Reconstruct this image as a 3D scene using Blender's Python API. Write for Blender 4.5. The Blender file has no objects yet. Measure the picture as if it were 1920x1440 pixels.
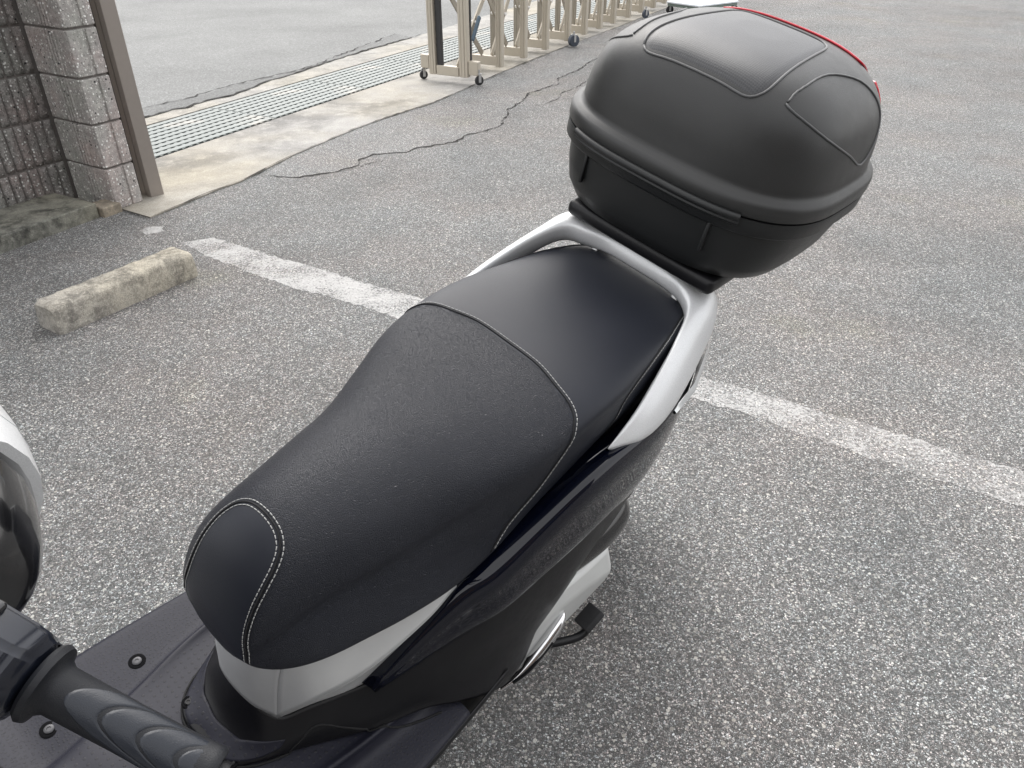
import bpy, bmesh, math, random
from math import sin, cos, pi, radians, sqrt
from mathutils import Vector, Matrix
from mathutils.bvhtree import BVHTree

# ------------------------------------------------------------------ camera, sky, sun, exposure
scene = bpy.context.scene
COL = scene.collection
cam_data = bpy.data.cameras.new("camera")
cam_data.sensor_fit = 'HORIZONTAL'
cam_data.sensor_width = 36.0
cam_data.lens = 36.0 * 1442.0 / 1920.0
cam_data.clip_start = 0.02
cam_data.clip_end = 2000.0
cam = bpy.data.objects.new("camera", cam_data)
COL.objects.link(cam)
cam.location = (0, 0, 1.33)
cam.rotation_euler = (radians(90 - 33.2), 0, 0)
scene.camera = cam

SUN_EL = radians(50)
SUN_AZ = radians(-12)          # measured from +Y (away from the camera), negative = left
world = bpy.data.worlds.new("World")
scene.world = world
world.use_nodes = True
wt = world.node_tree
wt.nodes.clear()
wo = wt.nodes.new('ShaderNodeOutputWorld')
bg = wt.nodes.new('ShaderNodeBackground')
sky = wt.nodes.new('ShaderNodeTexSky')
sky.sky_type = 'NISHITA'
sky.sun_disc = False
sky.sun_elevation = SUN_EL
sky.sun_rotation = SUN_AZ
sky.air_density = 1.0
sky.dust_density = 4.0
hs = wt.nodes.new('ShaderNodeHueSaturation')
hs.inputs['Saturation'].default_value = 0.34
wt.links.new(sky.outputs[0], hs.inputs['Color'])
cl = wt.nodes.new('ShaderNodeMix'); cl.data_type = 'RGBA'      # thin bright cloud layer over the blue
cl.inputs[0].default_value = 0.55
cl.inputs[7].default_value = (7.05, 6.95, 6.85, 1)
wt.links.new(hs.outputs[0], cl.inputs[6])
wt.links.new(cl.outputs[2], bg.inputs[0])
wt.links.new(bg.outputs[0], wo.inputs[0])
bg.inputs[1].default_value = 0.15

sun_data = bpy.data.lights.new("sun", 'SUN')
sun_data.energy = 0.85
sun_data.angle = radians(60)
sun_data.color = (1.0, 0.975, 0.94)
sun = bpy.data.objects.new("sun", sun_data)
COL.objects.link(sun)
sd = Vector((sin(SUN_AZ) * cos(SUN_EL), cos(SUN_AZ) * cos(SUN_EL), sin(SUN_EL)))
sun.rotation_euler = (-sd).to_track_quat('-Z', 'Y').to_euler()

scene.view_settings.view_transform = 'Standard'
scene.view_settings.look = 'None'
scene.view_settings.gamma = 1.0
scene.view_settings.use_curve_mapping = False
scene.view_settings.exposure = 1.05

random.seed(7)

# ------------------------------------------------------------------ tagging helpers
def tag(o, label=None, cat=None, group=None, kind=None):
    if label: o['label'] = label
    if cat: o['category'] = cat
    if group: o['group'] = group
    if kind: o['kind'] = kind
    return o

def empty(name, loc=(0, 0, 0), rot=None):
    o = bpy.data.objects.new(name, None)
    COL.objects.link(o)
    o.empty_display_size = 0.1
    if rot is not None:
        o.matrix_world = Matrix.Translation(loc) @ rot.to_4x4()
    else:
        o.location = loc
    return o

def link(name, me, mat=None, parent=None, smooth=True, loc=None):
    me.name = name
    o = bpy.data.objects.new(name, me)
    COL.objects.link(o)
    if parent is not None: o.parent = parent
    if loc is not None: o.location = loc
    if mat is not None and len(me.materials) == 0:
        me.materials.append(mat)
    if smooth:
        for p in me.polygons: p.use_smooth = True
    return o

def mesh_from(verts, faces, recalc=True):
    me = bpy.data.meshes.new("m")
    me.from_pydata([tuple(v) for v in verts], [], faces)
    if recalc:
        bm = bmesh.new(); bm.from_mesh(me)
        bmesh.ops.remove_doubles(bm, verts=bm.verts, dist=1e-6)
        bmesh.ops.recalc_face_normals(bm, faces=bm.faces)
        bm.to_mesh(me); bm.free()
    return me

def obj_bm(name, bm, mat, parent=None, smooth=False, loc=None, auto=None):
    me = bpy.data.meshes.new("m")
    bm.to_mesh(me); bm.free()
    o = link(name, me, mat, parent, smooth, loc)
    if auto is not None:
        for p in me.polygons: p.use_smooth = True
        me.set_sharp_from_angle(angle=radians(auto))
    return o

def box(bm, c, s, rot=None, bevel=0.0, seg=2):
    """axis aligned (or rotated) box added to a bmesh"""
    r = bmesh.ops.create_cube(bm, size=1.0)
    vs = r['verts']
    for v in vs:
        v.co = Vector((v.co.x * s[0], v.co.y * s[1], v.co.z * s[2]))
    if bevel > 0:
        es = set(e for v in vs for e in v.link_edges)
        rb = bmesh.ops.bevel(bm, geom=list(es), offset=bevel, segments=seg, affect='EDGES', profile=0.5)
        vs = set(rb['verts'])
        for f in rb['faces']:
            for v in f.verts: vs.add(v)
        st = list(vs); seen = set(vs)
        while st:
            v = st.pop()
            for e in v.link_edges:
                w = e.other_vert(v)
                if w not in seen: seen.add(w); st.append(w)
        vs = list(seen)
    M = Matrix.Translation(c)
    if rot is not None: M = M @ rot.to_4x4()
    for v in vs: v.co = M @ v.co
    return vs

def catmull(pts, n, closed=False):
    """n samples per span, through all points"""
    P = [Vector(p) for p in pts]
    out = []
    m = len(P)
    spans = m if closed else m - 1
    for i in range(spans):
        if closed:
            p0, p1, p2, p3 = P[(i - 1) % m], P[i], P[(i + 1) % m], P[(i + 2) % m]
        else:
            p1, p2 = P[i], P[i + 1]
            p0 = P[i - 1] if i > 0 else p1 * 2 - p2
            p3 = P[i + 2] if i + 2 < m else p2 * 2 - p1
        for k in range(n):
            t = k / n
            out.append(0.5 * ((2 * p1) + (p2 - p0) * t + (2 * p0 - 5 * p1 + 4 * p2 - p3) * t * t + (3 * p1 - p0 - 3 * p2 + p3) * t ** 3))
    if not closed: out.append(P[-1].copy())
    return out

def resample(pts, step):
    P = [Vector(p) for p in pts]
    out = [P[0].copy()]; acc = 0
    for a, b in zip(P, P[1:]):
        d = (b - a).length
        if d < 1e-9: continue
        pos = step - acc
        while pos <= d:
            out.append(a.lerp(b, pos / d)); pos += step
        acc = (acc + d) % step
    return out

def surf(rows, nr, nc, close_c=False):
    """smooth sheet through a grid of control points; returns (verts, faces)"""
    cols = [catmull(r, nc, close_c) for r in rows]
    out = []
    k = len(cols[0])
    lines = [catmull([c[j] for c in cols], nr) for j in range(k)]
    R = len(lines[0])
    verts = [lines[j][i] for i in range(R) for j in range(k)]
    faces = []
    for i in range(R - 1):
        for j in range(k if close_c else k - 1):
            j2 = (j + 1) % k
            faces.append((i * k + j, i * k + j2, (i + 1) * k + j2, (i + 1) * k + j))
    return verts, faces, R, k

def sheet(name, rows, mat, parent, nr=5, nc=5, thick=0.003, mirror=False, off=Vector((0, 0, 0)), solid=True):
    v, f, _, _ = surf(rows, nr, nc)
    v = [p - off for p in v]
    if mirror: v = [Vector((p.x, -p.y, p.z)) for p in v]
    me = mesh_from(v, f)
    o = link(name, me, mat, parent)
    if solid:
        m = o.modifiers.new("thick", 'SOLIDIFY'); m.thickness = thick; m.offset = 0
    return o

def tube(bm, pts, r, n=8, cap=True):
    P = [Vector(p) for p in pts]
    if not callable(r):
        rr = r if isinstance(r, (list, tuple)) else [r] * len(P)
    rings = []
    up = None
    for i, p in enumerate(P):
        t = (P[min(i + 1, len(P) - 1)] - P[max(i - 1, 0)]).normalized()
        if up is None:
            a = Vector((0, 0, 1)) if abs(t.z) < 0.9 else Vector((1, 0, 0))
            up = t.cross(a).normalized()
        else:
            up = (up - t * up.dot(t)).normalized()
        w = t.cross(up)
        rings.append([bm.verts.new(p + (up * cos(2 * pi * k / n) + w * sin(2 * pi * k / n)) * rr[i]) for k in range(n)])
    for a, b in zip(rings, rings[1:]):
        for k in range(n):
            bm.faces.new((a[k], a[(k + 1) % n], b[(k + 1) % n], b[k]))
    if cap:
        bm.faces.new(rings[0][::-1]); bm.faces.new(rings[-1])

def lathe(bm, prof, M, n=24):
    """prof list of (axial, radius) along local Z, M places it"""
    rings = []
    for a, r in prof:
        rings.append([bm.verts.new(M @ Vector((r * cos(2 * pi * k / n), r * sin(2 * pi * k / n), a))) for k in range(n)])
    for a, b in zip(rings, rings[1:]):
        for k in range(n):
            bm.faces.new((a[k], a[(k + 1) % n], b[(k + 1) % n], b[k]))
    bm.faces.new(rings[0][::-1]); bm.faces.new(rings[-1])

def axis_matrix(p, d):
    return Matrix.Translation(p) @ Vector(d).normalized().to_track_quat('Z', 'Y').to_matrix().to_4x4()

# ------------------------------------------------------------------ materials
class NT:
    def __init__(s, name):
        s.m = bpy.data.materials.new(name); s.m.use_nodes = True
        s.t = s.m.node_tree; s.N = s.t.nodes; s.L = s.t.links
        s.b = s.N['Principled BSDF']
        s.out = s.N['Material Output']
    def n(s, typ, **kw):
        x = s.N.new(typ)
        for k, v in kw.items(): setattr(x, k, v)
        return x
    def link(s, a, b): s.L.new(a, b)
    def val(s, sock, v):
        if hasattr(v, 'links'): s.link(v, sock)
        else: sock.default_value = v
    def coord(s, scale=(1, 1, 1), rot=(0, 0, 0), loc=(0, 0, 0)):
        tc = s.n('ShaderNodeTexCoord'); mp = s.n('ShaderNodeMapping')
        mp.inputs['Scale'].default_value = scale; mp.inputs['Rotation'].default_value = rot
        mp.inputs['Location'].default_value = loc
        s.link(tc.outputs['Object'], mp.inputs[0]); return mp.outputs[0]
    def noise(s, vec, scale, detail=4, rough=0.55, dist=0.0):
        x = s.n('ShaderNodeTexNoise'); s.link(vec, x.inputs['Vector'])
        x.inputs['Scale'].default_value = scale; x.inputs['Detail'].default_value = detail
        x.inputs['Roughness'].default_value = rough; x.inputs['Distortion'].default_value = dist
        return x.outputs['Fac']
    def vor(s, vec, scale, feature='F1', rnd=1.0, flat=False):
        x = s.n('ShaderNodeTexVoronoi', feature=feature); s.link(vec, x.inputs['Vector'])
        if flat: x.voronoi_dimensions = '2D'
        x.inputs['Scale'].default_value = scale; x.inputs['Randomness'].default_value = rnd
        return x
    def ramp(s, fac, stops, mode='LINEAR'):
        x = s.n('ShaderNodeValToRGB'); s.link(fac, x.inputs[0]); cr = x.color_ramp; cr.interpolation = mode
        while len(cr.elements) < len(stops): cr.elements.new(0.5)
        for e, (p, c) in zip(cr.elements, stops):
            e.position = p
            e.color = (c, c, c, 1) if isinstance(c, (int, float)) else (c[0], c[1], c[2], 1)
        return x.outputs[0]
    def mix(s, fac, a, b, mode='MIX'):
        x = s.n('ShaderNodeMix', data_type='RGBA', blend_type=mode)
        s.val(x.inputs[0], fac)
        for i, v in ((6, a), (7, b)):
            if isinstance(v, (tuple, list)): x.inputs[i].default_value = (v[0], v[1], v[2], 1)
            elif isinstance(v, (int, float)): x.inputs[i].default_value = (v, v, v, 1)
            else: s.link(v, x.inputs[i])
        return x.outputs[2]
    def math(s, op, a, b=0.0, c=0.0, clamp=False):
        x = s.n('ShaderNodeMath', operation=op); x.use_clamp = clamp
        s.val(x.inputs[0], a); s.val(x.inputs[1], b); s.val(x.inputs[2], c)
        return x.outputs[0]
    def step(s, v, lo, hi):
        x = s.n('ShaderNodeMapRange', interpolation_type='SMOOTHSTEP')
        s.link(v, x.inputs[0]); x.inputs[1].default_value = lo; x.inputs[2].default_value = hi
        return x.outputs[0]
    def bump(s, h, strength=0.5, dist=0.002, prev=None):
        x = s.n('ShaderNodeBump'); s.link(h, x.inputs['Height'])
        x.inputs['Strength'].default_value = strength; x.inputs['Distance'].default_value = dist
        if prev is not None: s.link(prev, x.inputs['Normal'])
        return x.outputs[0]
    def set(s, **kw):
        names = dict(color='Base Color', rough='Roughness', metal='Metallic', normal='Normal', spec='Specular IOR Level',
                     coat='Coat Weight', coat_rough='Coat Roughness', ior='IOR', trans='Transmission Weight', sheen='Sheen Weight')
        for k, v in kw.items():
            sock = s.b.inputs[names[k]]
            if hasattr(v, 'links') or isinstance(v, bpy.types.NodeSocket): s.link(v, sock)
            elif k == 'color': sock.default_value = (v[0], v[1], v[2], 1)
            else: sock.default_value = v
        return s.m

def plain(name, color, rough=0.5, metal=0.0, var=0.12, scale=40, bumpd=0.0, bumpscale=400, coat=0.0, spec=0.5):
    """solid finish with slight wear in tone and gloss"""
    t = NT(name); v = t.coord()
    nz = t.noise(v, scale, 5)
    dark = tuple(c * (1 - var) for c in color); light = tuple(min(1, c * (1 + var)) for c in color)
    c = t.mix(nz, dark, light)
    r = t.math('MULTIPLY_ADD', t.noise(v, scale * 2.3, 4), 0.16, rough - 0.08)
    kw = dict(color=c, rough=r, metal=metal, coat=coat, coat_rough=0.04, spec=spec)
    if bumpd > 0: kw['normal'] = t.bump(t.noise(v, bumpscale, 3), 0.6, bumpd)
    return t.set(**kw)

def asphalt_nodes(t, dark_shift=1.0):
    """stone chips bound in worn bitumen; returns colour, height and roughness sockets"""
    v = t.coord()
    wob = t.n('ShaderNodeTexNoise'); t.link(v, wob.inputs['Vector']); wob.inputs['Scale'].default_value = 150; wob.inputs['Detail'].default_value = 2
    vm = t.n('ShaderNodeVectorMath', operation='MULTIPLY_ADD')
    t.link(wob.outputs['Color'], vm.inputs[0]); vm.inputs[1].default_value = (.006, .006, .006); t.link(v, vm.inputs[2])
    vv = vm.outputs[0]
    s1 = t.vor(vv, 270); s1e = t.vor(vv, 270, 'DISTANCE_TO_EDGE')
    sep = t.n('ShaderNodeSeparateColor'); t.link(s1.outputs['Color'], sep.inputs[0])
    tone = t.ramp(sep.outputs[0], [(0, .06), (.30, .15), (.55, .25), (.78, .40), (.92, .64), (1, .86)])
    hue = t.ramp(sep.outputs[1], [(0, (1.06, .96, .93)), (.3, (1.02, .98, .97)), (.55, (.96, 1.0, .98)), (.8, (.93, .98, 1.02)), (1, (1.04, 1.0, .92))])
    stone = t.mix(1.0, tone, hue, 'MULTIPLY')
    edge = t.step(s1e.outputs['Distance'], 0.02, 0.13)
    col = t.mix(edge, (.032, .031, .030), stone)
    # scattered chips of middle size
    s3 = t.vor(vv, 108); sep3 = t.n('ShaderNodeSeparateColor'); t.link(s3.outputs['Color'], sep3.inputs[0])
    midc = t.math('MULTIPLY', t.step(sep3.outputs[0], .66, .69), t.math('SUBTRACT', 1.0, t.step(s3.outputs['Distance'], .30, .38)), clamp=True)
    tone3 = t.ramp(sep3.outputs[1], [(0, (.10, .10, .10)), (.35, (.24, .22, .21)), (.6, (.45, .43, .40)), (.8, (.66, .64, .60)), (1, (.85, .83, .79))])
    col = t.mix(midc, col, tone3)
    # and a few larger ones
    s2 = t.vor(vv, 66); sep2 = t.n('ShaderNodeSeparateColor'); t.link(s2.outputs['Color'], sep2.inputs[0])
    big = t.math('MULTIPLY', t.step(sep2.outputs[0], .80, .82), t.math('SUBTRACT', 1.0, t.step(s2.outputs['Distance'], .24, .31)), clamp=True)
    tone2 = t.ramp(sep2.outputs[1], [(0, (.10, .11, .11)), (.3, (.30, .29, .27)), (.6, (.5, .48, .44)), (1, (.80, .78, .74))])
    col = t.mix(big, col, tone2)
    # fine grit
    g = t.noise(v, 900, 2)
    col = t.mix(.15, col, t.ramp(g, [(.3, .08), (.7, .60)]), 'MIX')
    # broad dusty and damp patches
    p1 = t.noise(v, .55, 5, .6); p2 = t.noise(v, 2.7, 5, .6)
    pat = t.math('ADD', t.math('MULTIPLY', p1, .6), t.math('MULTIPLY', p2, .4))
    shade = t.ramp(pat, [(.30, .66), (.46, .94), (.60, 1.12), (.73, 1.36)])
    col = t.mix(1.0, col, shade, 'MULTIPLY')
    tint = t.noise(v, 1.3, 4, .6)
    tc = t.ramp(tint, [(.33, (.95, .99, 1.0)), (.48, (1.0, 1.0, .99)), (.60, (1.05, 1.0, .97)), (.74, (1.06, 1.03, .86))])
    col = t.mix(.8, col, tc, 'MULTIPLY')
    if dark_shift != 1.0: col = t.mix(1.0, col, (dark_shift,) * 3, 'MULTIPLY')
    h1 = t.math('MULTIPLY', edge, t.math('MULTIPLY_ADD', sep.outputs[2], .8, .3))
    h = t.math('ADD', t.math('ADD', h1, t.math('MULTIPLY', t.math('MAXIMUM', big, midc), .9)), t.math('MULTIPLY', g, .25))
    return v, col, h

def mat_asphalt(name, k=1.0, bs=.95):
    t = NT(name); v, col, h = asphalt_nodes(t, k)
    return t.set(color=col, rough=.72, normal=t.bump(h, bs, .0036), spec=.45)

def mat_fine_asphalt(name, base=.30):
    t = NT(name); v = t.coord()
    s1 = t.vor(v, 120); sep = t.n('ShaderNodeSeparateColor'); t.link(s1.outputs['Color'], sep.inputs[0])
    tone = t.ramp(sep.outputs[0], [(0, base * .55), (.5, base * .9), (.85, base * 1.25), (1, base * 2.0)])
    g = t.noise(v, 420, 3)
    col = t.mix(.4, tone, t.ramp(g, [(.25, base * .5), (.75, base * 1.6)]))
    p = t.noise(v, .8, 6, .62)
    col = t.mix(1.0, col, t.ramp(p, [(.3, .80), (.5, 1.0), (.7, 1.16)]), 'MULTIPLY')
    col = t.mix(1.0, col, (.98, 1.0, .985), 'MULTIPLY')
    h = t.math('ADD', s1.outputs['Distance'], g)
    return t.set(color=col, rough=.8, normal=t.bump(h, .5, .003))

def mat_concrete(name, base=(.42, .38, .33), stain=.55, scale=1.0, bumps=.5):
    t = NT(name); v = t.coord()
    n1 = t.noise(v, 1.6 * scale, 8, .62, .4); n2 = t.noise(v, 9 * scale, 6, .65); n3 = t.noise(v, 260, 3)
    a = tuple(c * stain for c in base)
    c = t.mix(t.step(n1, .36, .62), a, base)
    c = t.mix(t.step(n2, .45, .8), c, tuple(min(1, x * 1.22) for x in base))
    warm = t.ramp(t.noise(v, .9, 4), [(.4, (1, 1, 1)), (.65, (1.06, 1.0, .86))])
    c = t.mix(1.0, c, warm, 'MULTIPLY')
    sp = t.vor(v, 300); sps = t.n('ShaderNodeSeparateColor'); t.link(sp.outputs['Color'], sps.inputs[0])
    c = t.mix(.45, c, t.mix(1.0, c, t.ramp(sps.outputs[0], [(0, .6), (.5, 1), (1, 1.5)]), 'MULTIPLY'))
    h = t.math('ADD', n3, t.math('MULTIPLY', n2, .8))
    return t.set(color=c, rough=.85, normal=t.bump(h, bumps, .004))

def mat_block(name, base=(.20, .175, .165), rough_face=1.0):
    """split-face masonry with pale and black aggregate"""
    t = NT(name); v = t.coord()
    n1 = t.noise(v, 3, 6, .6); n2 = t.noise(v, 38, 6, .65)
    c = t.mix(n1, tuple(x * .62 for x in base), tuple(x * 1.35 for x in base))
    c = t.mix(t.step(n2, .35, .7), t.mix(1.0, c, .7, 'MULTIPLY'), c)
    hue = t.ramp(t.noise(v, 5.5, 3), [(.35, (.95, 1.0, .97)), (.5, (1, 1, 1)), (.65, (1.07, .98, .97))])
    c = t.mix(1.0, c, hue, 'MULTIPLY')
    s = t.vor(v, 62); ss = t.n('ShaderNodeSeparateColor'); t.link(s.outputs['Color'], ss.inputs[0])
    inn = t.math('SUBTRACT', 1.0, t.step(s.outputs['Distance'], .22, .36))
    white = t.math('MULTIPLY', inn, t.step(ss.outputs[0], .50, .54), clamp=True)
    black = t.math('MULTIPLY', inn, t.step(ss.outputs[1], .85, .88), clamp=True)
    q = t.vor(v, 150); qs = t.n('ShaderNodeSeparateColor'); t.link(q.outputs['Color'], qs.inputs[0])
    inq = t.math('SUBTRACT', 1.0, t.step(q.outputs['Distance'], .26, .42))
    c = t.mix(t.math('MULTIPLY', inq, t.step(qs.outputs[2], .66, .70), clamp=True), c, t.mix(1.0, c, 1.9, 'MULTIPLY'))
    c = t.mix(t.math('MULTIPLY', inq, t.step(qs.outputs[1], .78, .82), clamp=True), c, t.mix(1.0, c, .35, 'MULTIPLY'))
    c = t.mix(black, c, (.02, .02, .022))
    c = t.mix(white, c, (.82, .81, .78))
    h = t.math('ADD', t.math('MULTIPLY', n2, 1.4 * rough_face), t.math('MULTIPLY', white, .5))
    return t.set(color=c, rough=.8, normal=t.bump(h, .9, .008 * rough_face + .002))

M = {}
M['asphalt'] = mat_asphalt('asphalt_chips')
M['apron'] = mat_asphalt('asphalt_smooth_patch', .80, .5)
M['road'] = mat_fine_asphalt('road_asphalt', .175)
M['road_edge'] = mat_fine_asphalt('road_edge_asphalt', .145)
M['crack'] = plain('crack_dirt', (.018, .016, .014), .95)
M['concrete'] = mat_concrete('gutter_concrete', (.325, .315, .298), .55)
M['curb_strip'] = mat_concrete('curb_concrete', (.34, .33, .31), .7, 3)
M['ledge'] = mat_concrete('mossy_concrete', (.22, .22, .195), .16, 4, .9)
M['ledge_end'] = mat_concrete('mortar', (.30, .27, .235), .6, 4, .7)
M['wheel_stop'] = mat_concrete('worn_concrete', (.45, .435, .41), .45, 9, 1.2)
M['soil'] = plain('drain_dirt', (.05, .045, .04), .95)
M['block'] = mat_block('split_block', (.34, .32, .305), 1.8)
M['block_smooth'] = mat_block('ground_block', (.44, .415, .395), .6)
M['mortar'] = plain('mortar_joint', (.17, .155, .145), .95, 0, .3, 60, .002, 200)
M['bronze'] = plain('bronze_aluminium', (.27, .24, .215), .42, .25, .06)
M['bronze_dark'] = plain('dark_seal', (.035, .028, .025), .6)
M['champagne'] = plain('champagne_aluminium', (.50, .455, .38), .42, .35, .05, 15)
M['champagne_shade'] = plain('champagne_shaded', (.33, .30, .25), .45, .3, .08, 15)  # same champagne darkened: shade on rear posts and braces put into the colour
M['black_steel'] = plain('black_track', (.03, .03, .032), .5)
M['zinc'] = plain('zinc_plated', (.5, .5, .5), .35, .8)
M['white_nylon'] = plain('white_nylon', (.75, .74, .72), .4)
M['bolt'] = plain('bolt_steel', (.07, .07, .075), .4, .6)
M['rubber'] = plain('rubber', (.022, .022, .024), .7, 0, .2, 60, .0004, 500)
M['blue_rubber'] = plain('blue_grey_rubber', (.045, .055, .075), .6)
M['gauge'] = plain('latch_blue', (.07, .11, .15), .35, .2)
M['cart_white'] = plain('cart_enamel', (.72, .76, .80), .35)
M['cart_green'] = plain('cart_edge', (.16, .20, .18), .6)

# galvanised grating
t = NT('galvanised_grate'); v = t.coord()
c = t.mix(t.noise(v, 14, 5), (.115, .13, .126), (.185, .205, .198))
c = t.mix(t.step(t.noise(v, 1.7, 4), .52, .72), c, (.36, .33, .29))
M['grate'] = t.set(color=c, rough=.5, metal=.35)

# worn white paint over the same stone chips
def mat_paint(name, lo, hi):
    t = NT(name); v, col, h = asphalt_nodes(t)
    w = t.noise(v, 95, 5, .7); w2 = t.noise(v, 6, 5, .65)
    wear = t.step(t.math('ADD', t.math('MULTIPLY', w, .75), t.math('MULTIPLY', w2, .55)), lo, hi)
    pc = t.mix(t.noise(v, 30, 4), (.35, .345, .34), (.56, .555, .545))
    return t.set(color=t.mix(wear, pc, col), rough=.7, normal=t.bump(h, .6, .0022))
M['paint'] = mat_paint('worn_paint', .52, .68)
M['paint_far'] = mat_paint('fresher_paint', .58, .74)

# scooter finishes
def vinyl(name, color, scale, strength, rough):
    t = NT(name); v = t.coord()
    vo = t.vor(v, scale, 'DISTANCE_TO_EDGE')
    e = t.step(vo.outputs['Distance'], .0, .16)
    n1 = t.noise(v, scale * 1.6, 3)
    h = t.math('ADD', e, t.math('MULTIPLY', n1, .5))
    big = t.noise(v, 9, 5)
    c = t.mix(big, tuple(x * .85 for x in color), tuple(x * 1.2 for x in color))
    r = t.math('MULTIPLY_ADD', big, .12, rough - .06)
    return t.set(color=c, rough=r, normal=t.bump(h, strength, .0011), spec=.42 if strength > .3 else .26)
M['vinyl_grain'] = vinyl('grained_vinyl', (.0135, .0155, .023), 470, .9, .38)
M['vinyl'] = vinyl('smooth_vinyl', (.0165, .0185, .0255), 900, .16, .40)
M['thread'] = plain('stitch_thread', (.42, .42, .41), .7)
M['seam'] = plain('seam_groove', (.006, .006, .007), .8)
t = NT('silver_paint'); v = t.coord()
fl = t.vor(v, 2600); fs = t.n('ShaderNodeSeparateColor'); t.link(fl.outputs['Color'], fs.inputs[0])
M['silver'] = t.set(color=t.mix(fs.outputs[0], (.62, .63, .64), (.80, .81, .82)), rough=.36, metal=.30, coat=.35, coat_rough=.12)
t = NT('satin_silver'); v = t.coord()
M['satin_silver'] = t.set(color=t.mix(t.noise(v, 30, 3), (.62, .63, .63), (.70, .71, .71)), rough=.38, metal=.40)
M['cvt_silver'] = plain('cast_silver', (.62, .63, .62), .5, .35, .05, 20)
t = NT('gloss_navy'); v = t.coord()
dust = t.step(t.noise(v, 55, 6, .7), .55, .85)
M['navy'] = t.set(color=t.mix(dust, (.002, .003, .009), (.004, .005, .010)), rough=.035, spec=.5)
M['black_gloss'] = plain('black_gloss', (.006, .006, .007), .16, 0, .1, 20, 0, 0, .6)
M['matte_black'] = plain('matte_black_plastic', (.006, .006, .0075), .40, 0, .12, 30, .0003, 900, 0, .35)
M['core_black'] = plain('inner_black', (.004, .004, .005), .8, 0, .1, 40, 0, 400, 0, .1)
def dotted(name, scale, rnd, size):
    t = NT(name); v = t.coord((1, 1, .02))
    d = t.vor(v, scale, 'F1', rnd, True)
    m = t.math('SUBTRACT', 1.0, t.step(d.outputs['Distance'], size * .7, size))
    nz = t.noise(t.coord(), 12, 4)
    base = t.mix(nz, (.012, .0125, .021), (.018, .0185, .029))
    c = t.mix(t.math('MULTIPLY', m, .75), base, (.02, .02, .024))
    h = t.math('ADD', m, t.math('MULTIPLY', t.noise(t.coord(), 900, 2), .2))
    return t.set(color=c, rough=.52, normal=t.bump(h, .4, .0012), spec=.34)
M['step_dots'] = dotted('step_plastic', 92, .0, .20)
M['step_mat'] = dotted('step_texture', 170, .75, .26)
M['step_plain'] = plain('step_plain', (.012, .0125, .021), .5, 0, .12, 18, .0003, 900, 0, .34)
M['box_ridge'] = plain('worn_ridge_highlight', (.075, .076, .078), .35, 0, .1, 40)  # lid plastic made paler: ridge highlight painted in, plus worn edges
M['box_black'] = plain('box_plastic', (.013, .014, .0145), .42, 0, .10, 24, .0004, 1100, 0, .4)
M['box_lid'] = plain('box_lid_plastic', (.027, .0275, .0275), .38, 0, .08, 18, .0004, 1100, 0, .45)
t = NT('box_weave'); v = t.coord()
w1 = t.n('ShaderNodeTexChecker'); t.link(t.coord((1, 1, .001), (0, 0, radians(45))), w1.inputs[0]); w1.inputs['Scale'].default_value = 420
M['box_weave'] = t.set(color=t.mix(w1.outputs['Fac'], (.026, .027, .03), (.040, .041, .045)), rough=.36, normal=t.bump(w1.outputs['Fac'], .5, .0012))
t = NT('red_lens')
M['red'] = t.set(color=(.62, .012, .03), rough=.12, coat=1.0, spec=.6)
t = NT('clear_lens')
M['clear'] = t.set(color=(.75, .77, .78), rough=.08, metal=.4, coat=1.0)
M['chrome'] = NT('chrome').set(color=(.72, .72, .73), rough=.12, metal=1.0)
M['grip'] = plain('grip_rubber', (.011, .012, .015), .42, 0, .12, 60, .0005, 1300, 0, .32)
M['grip_pad'] = plain('grip_pad_rubber', (.013, .016, .023), .30, 0, .1, 60, .0003, 1300, 0, .45)
M['switch'] = plain('switch_plastic', (.009, .011, .018), .20, 0, .1, 40)
M['print'] = plain('switch_print', (.7, .7, .7), .5)

# ------------------------------------------------------------------ ground
def poly_sheet(name, pts, z, mat, kind='structure'):
    me = bpy.data.meshes.new(name)
    bm = bmesh.new()
    vs = [bm.verts.new((x, y, z)) for x, y in pts]
    es = [bm.edges.new((vs[i], vs[(i + 1) % len(vs)])) for i in range(len(vs))]
    bmesh.ops.triangle_fill(bm, use_beauty=True, edges=es)
    bmesh.ops.recalc_face_normals(bm, faces=bm.faces)
    for f in bm.faces:
        if f.normal.z < 0: f.normal_flip()
    if z > 0:      # turn the edge down so that no gap shows under the sheet
        be = [e for e in bm.edges if e.is_boundary] if z > .002 else []
        r = bmesh.ops.extrude_edge_only(bm, edges=be) if be else dict(geom=[])
        for v in r['geom']:
            if isinstance(v, bmesh.types.BMVert): v.co.z = -.003
    bm.to_mesh(me); bm.free()
    o = link(name, me, mat, None, False)
    if kind: o['kind'] = kind
    return o

def roughen(pts, amp, step, seed):
    rnd = random.Random(seed)
    P = [Vector((x, y, 0)) for x, y in pts]
    out = []
    for a, b in zip(P, P[1:]):
        d = (b - a); n = max(1, int(d.length / step)); nn = Vector((-d.y, d.x, 0)).normalized()
        for k in range(n):
            p = a + d * (k / n) + nn * rnd.uniform(-amp, amp) * (0 if k == 0 else 1)
            out.append((p.x, p.y))
    out.append((P[-1].x, P[-1].y))
    return out

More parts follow.
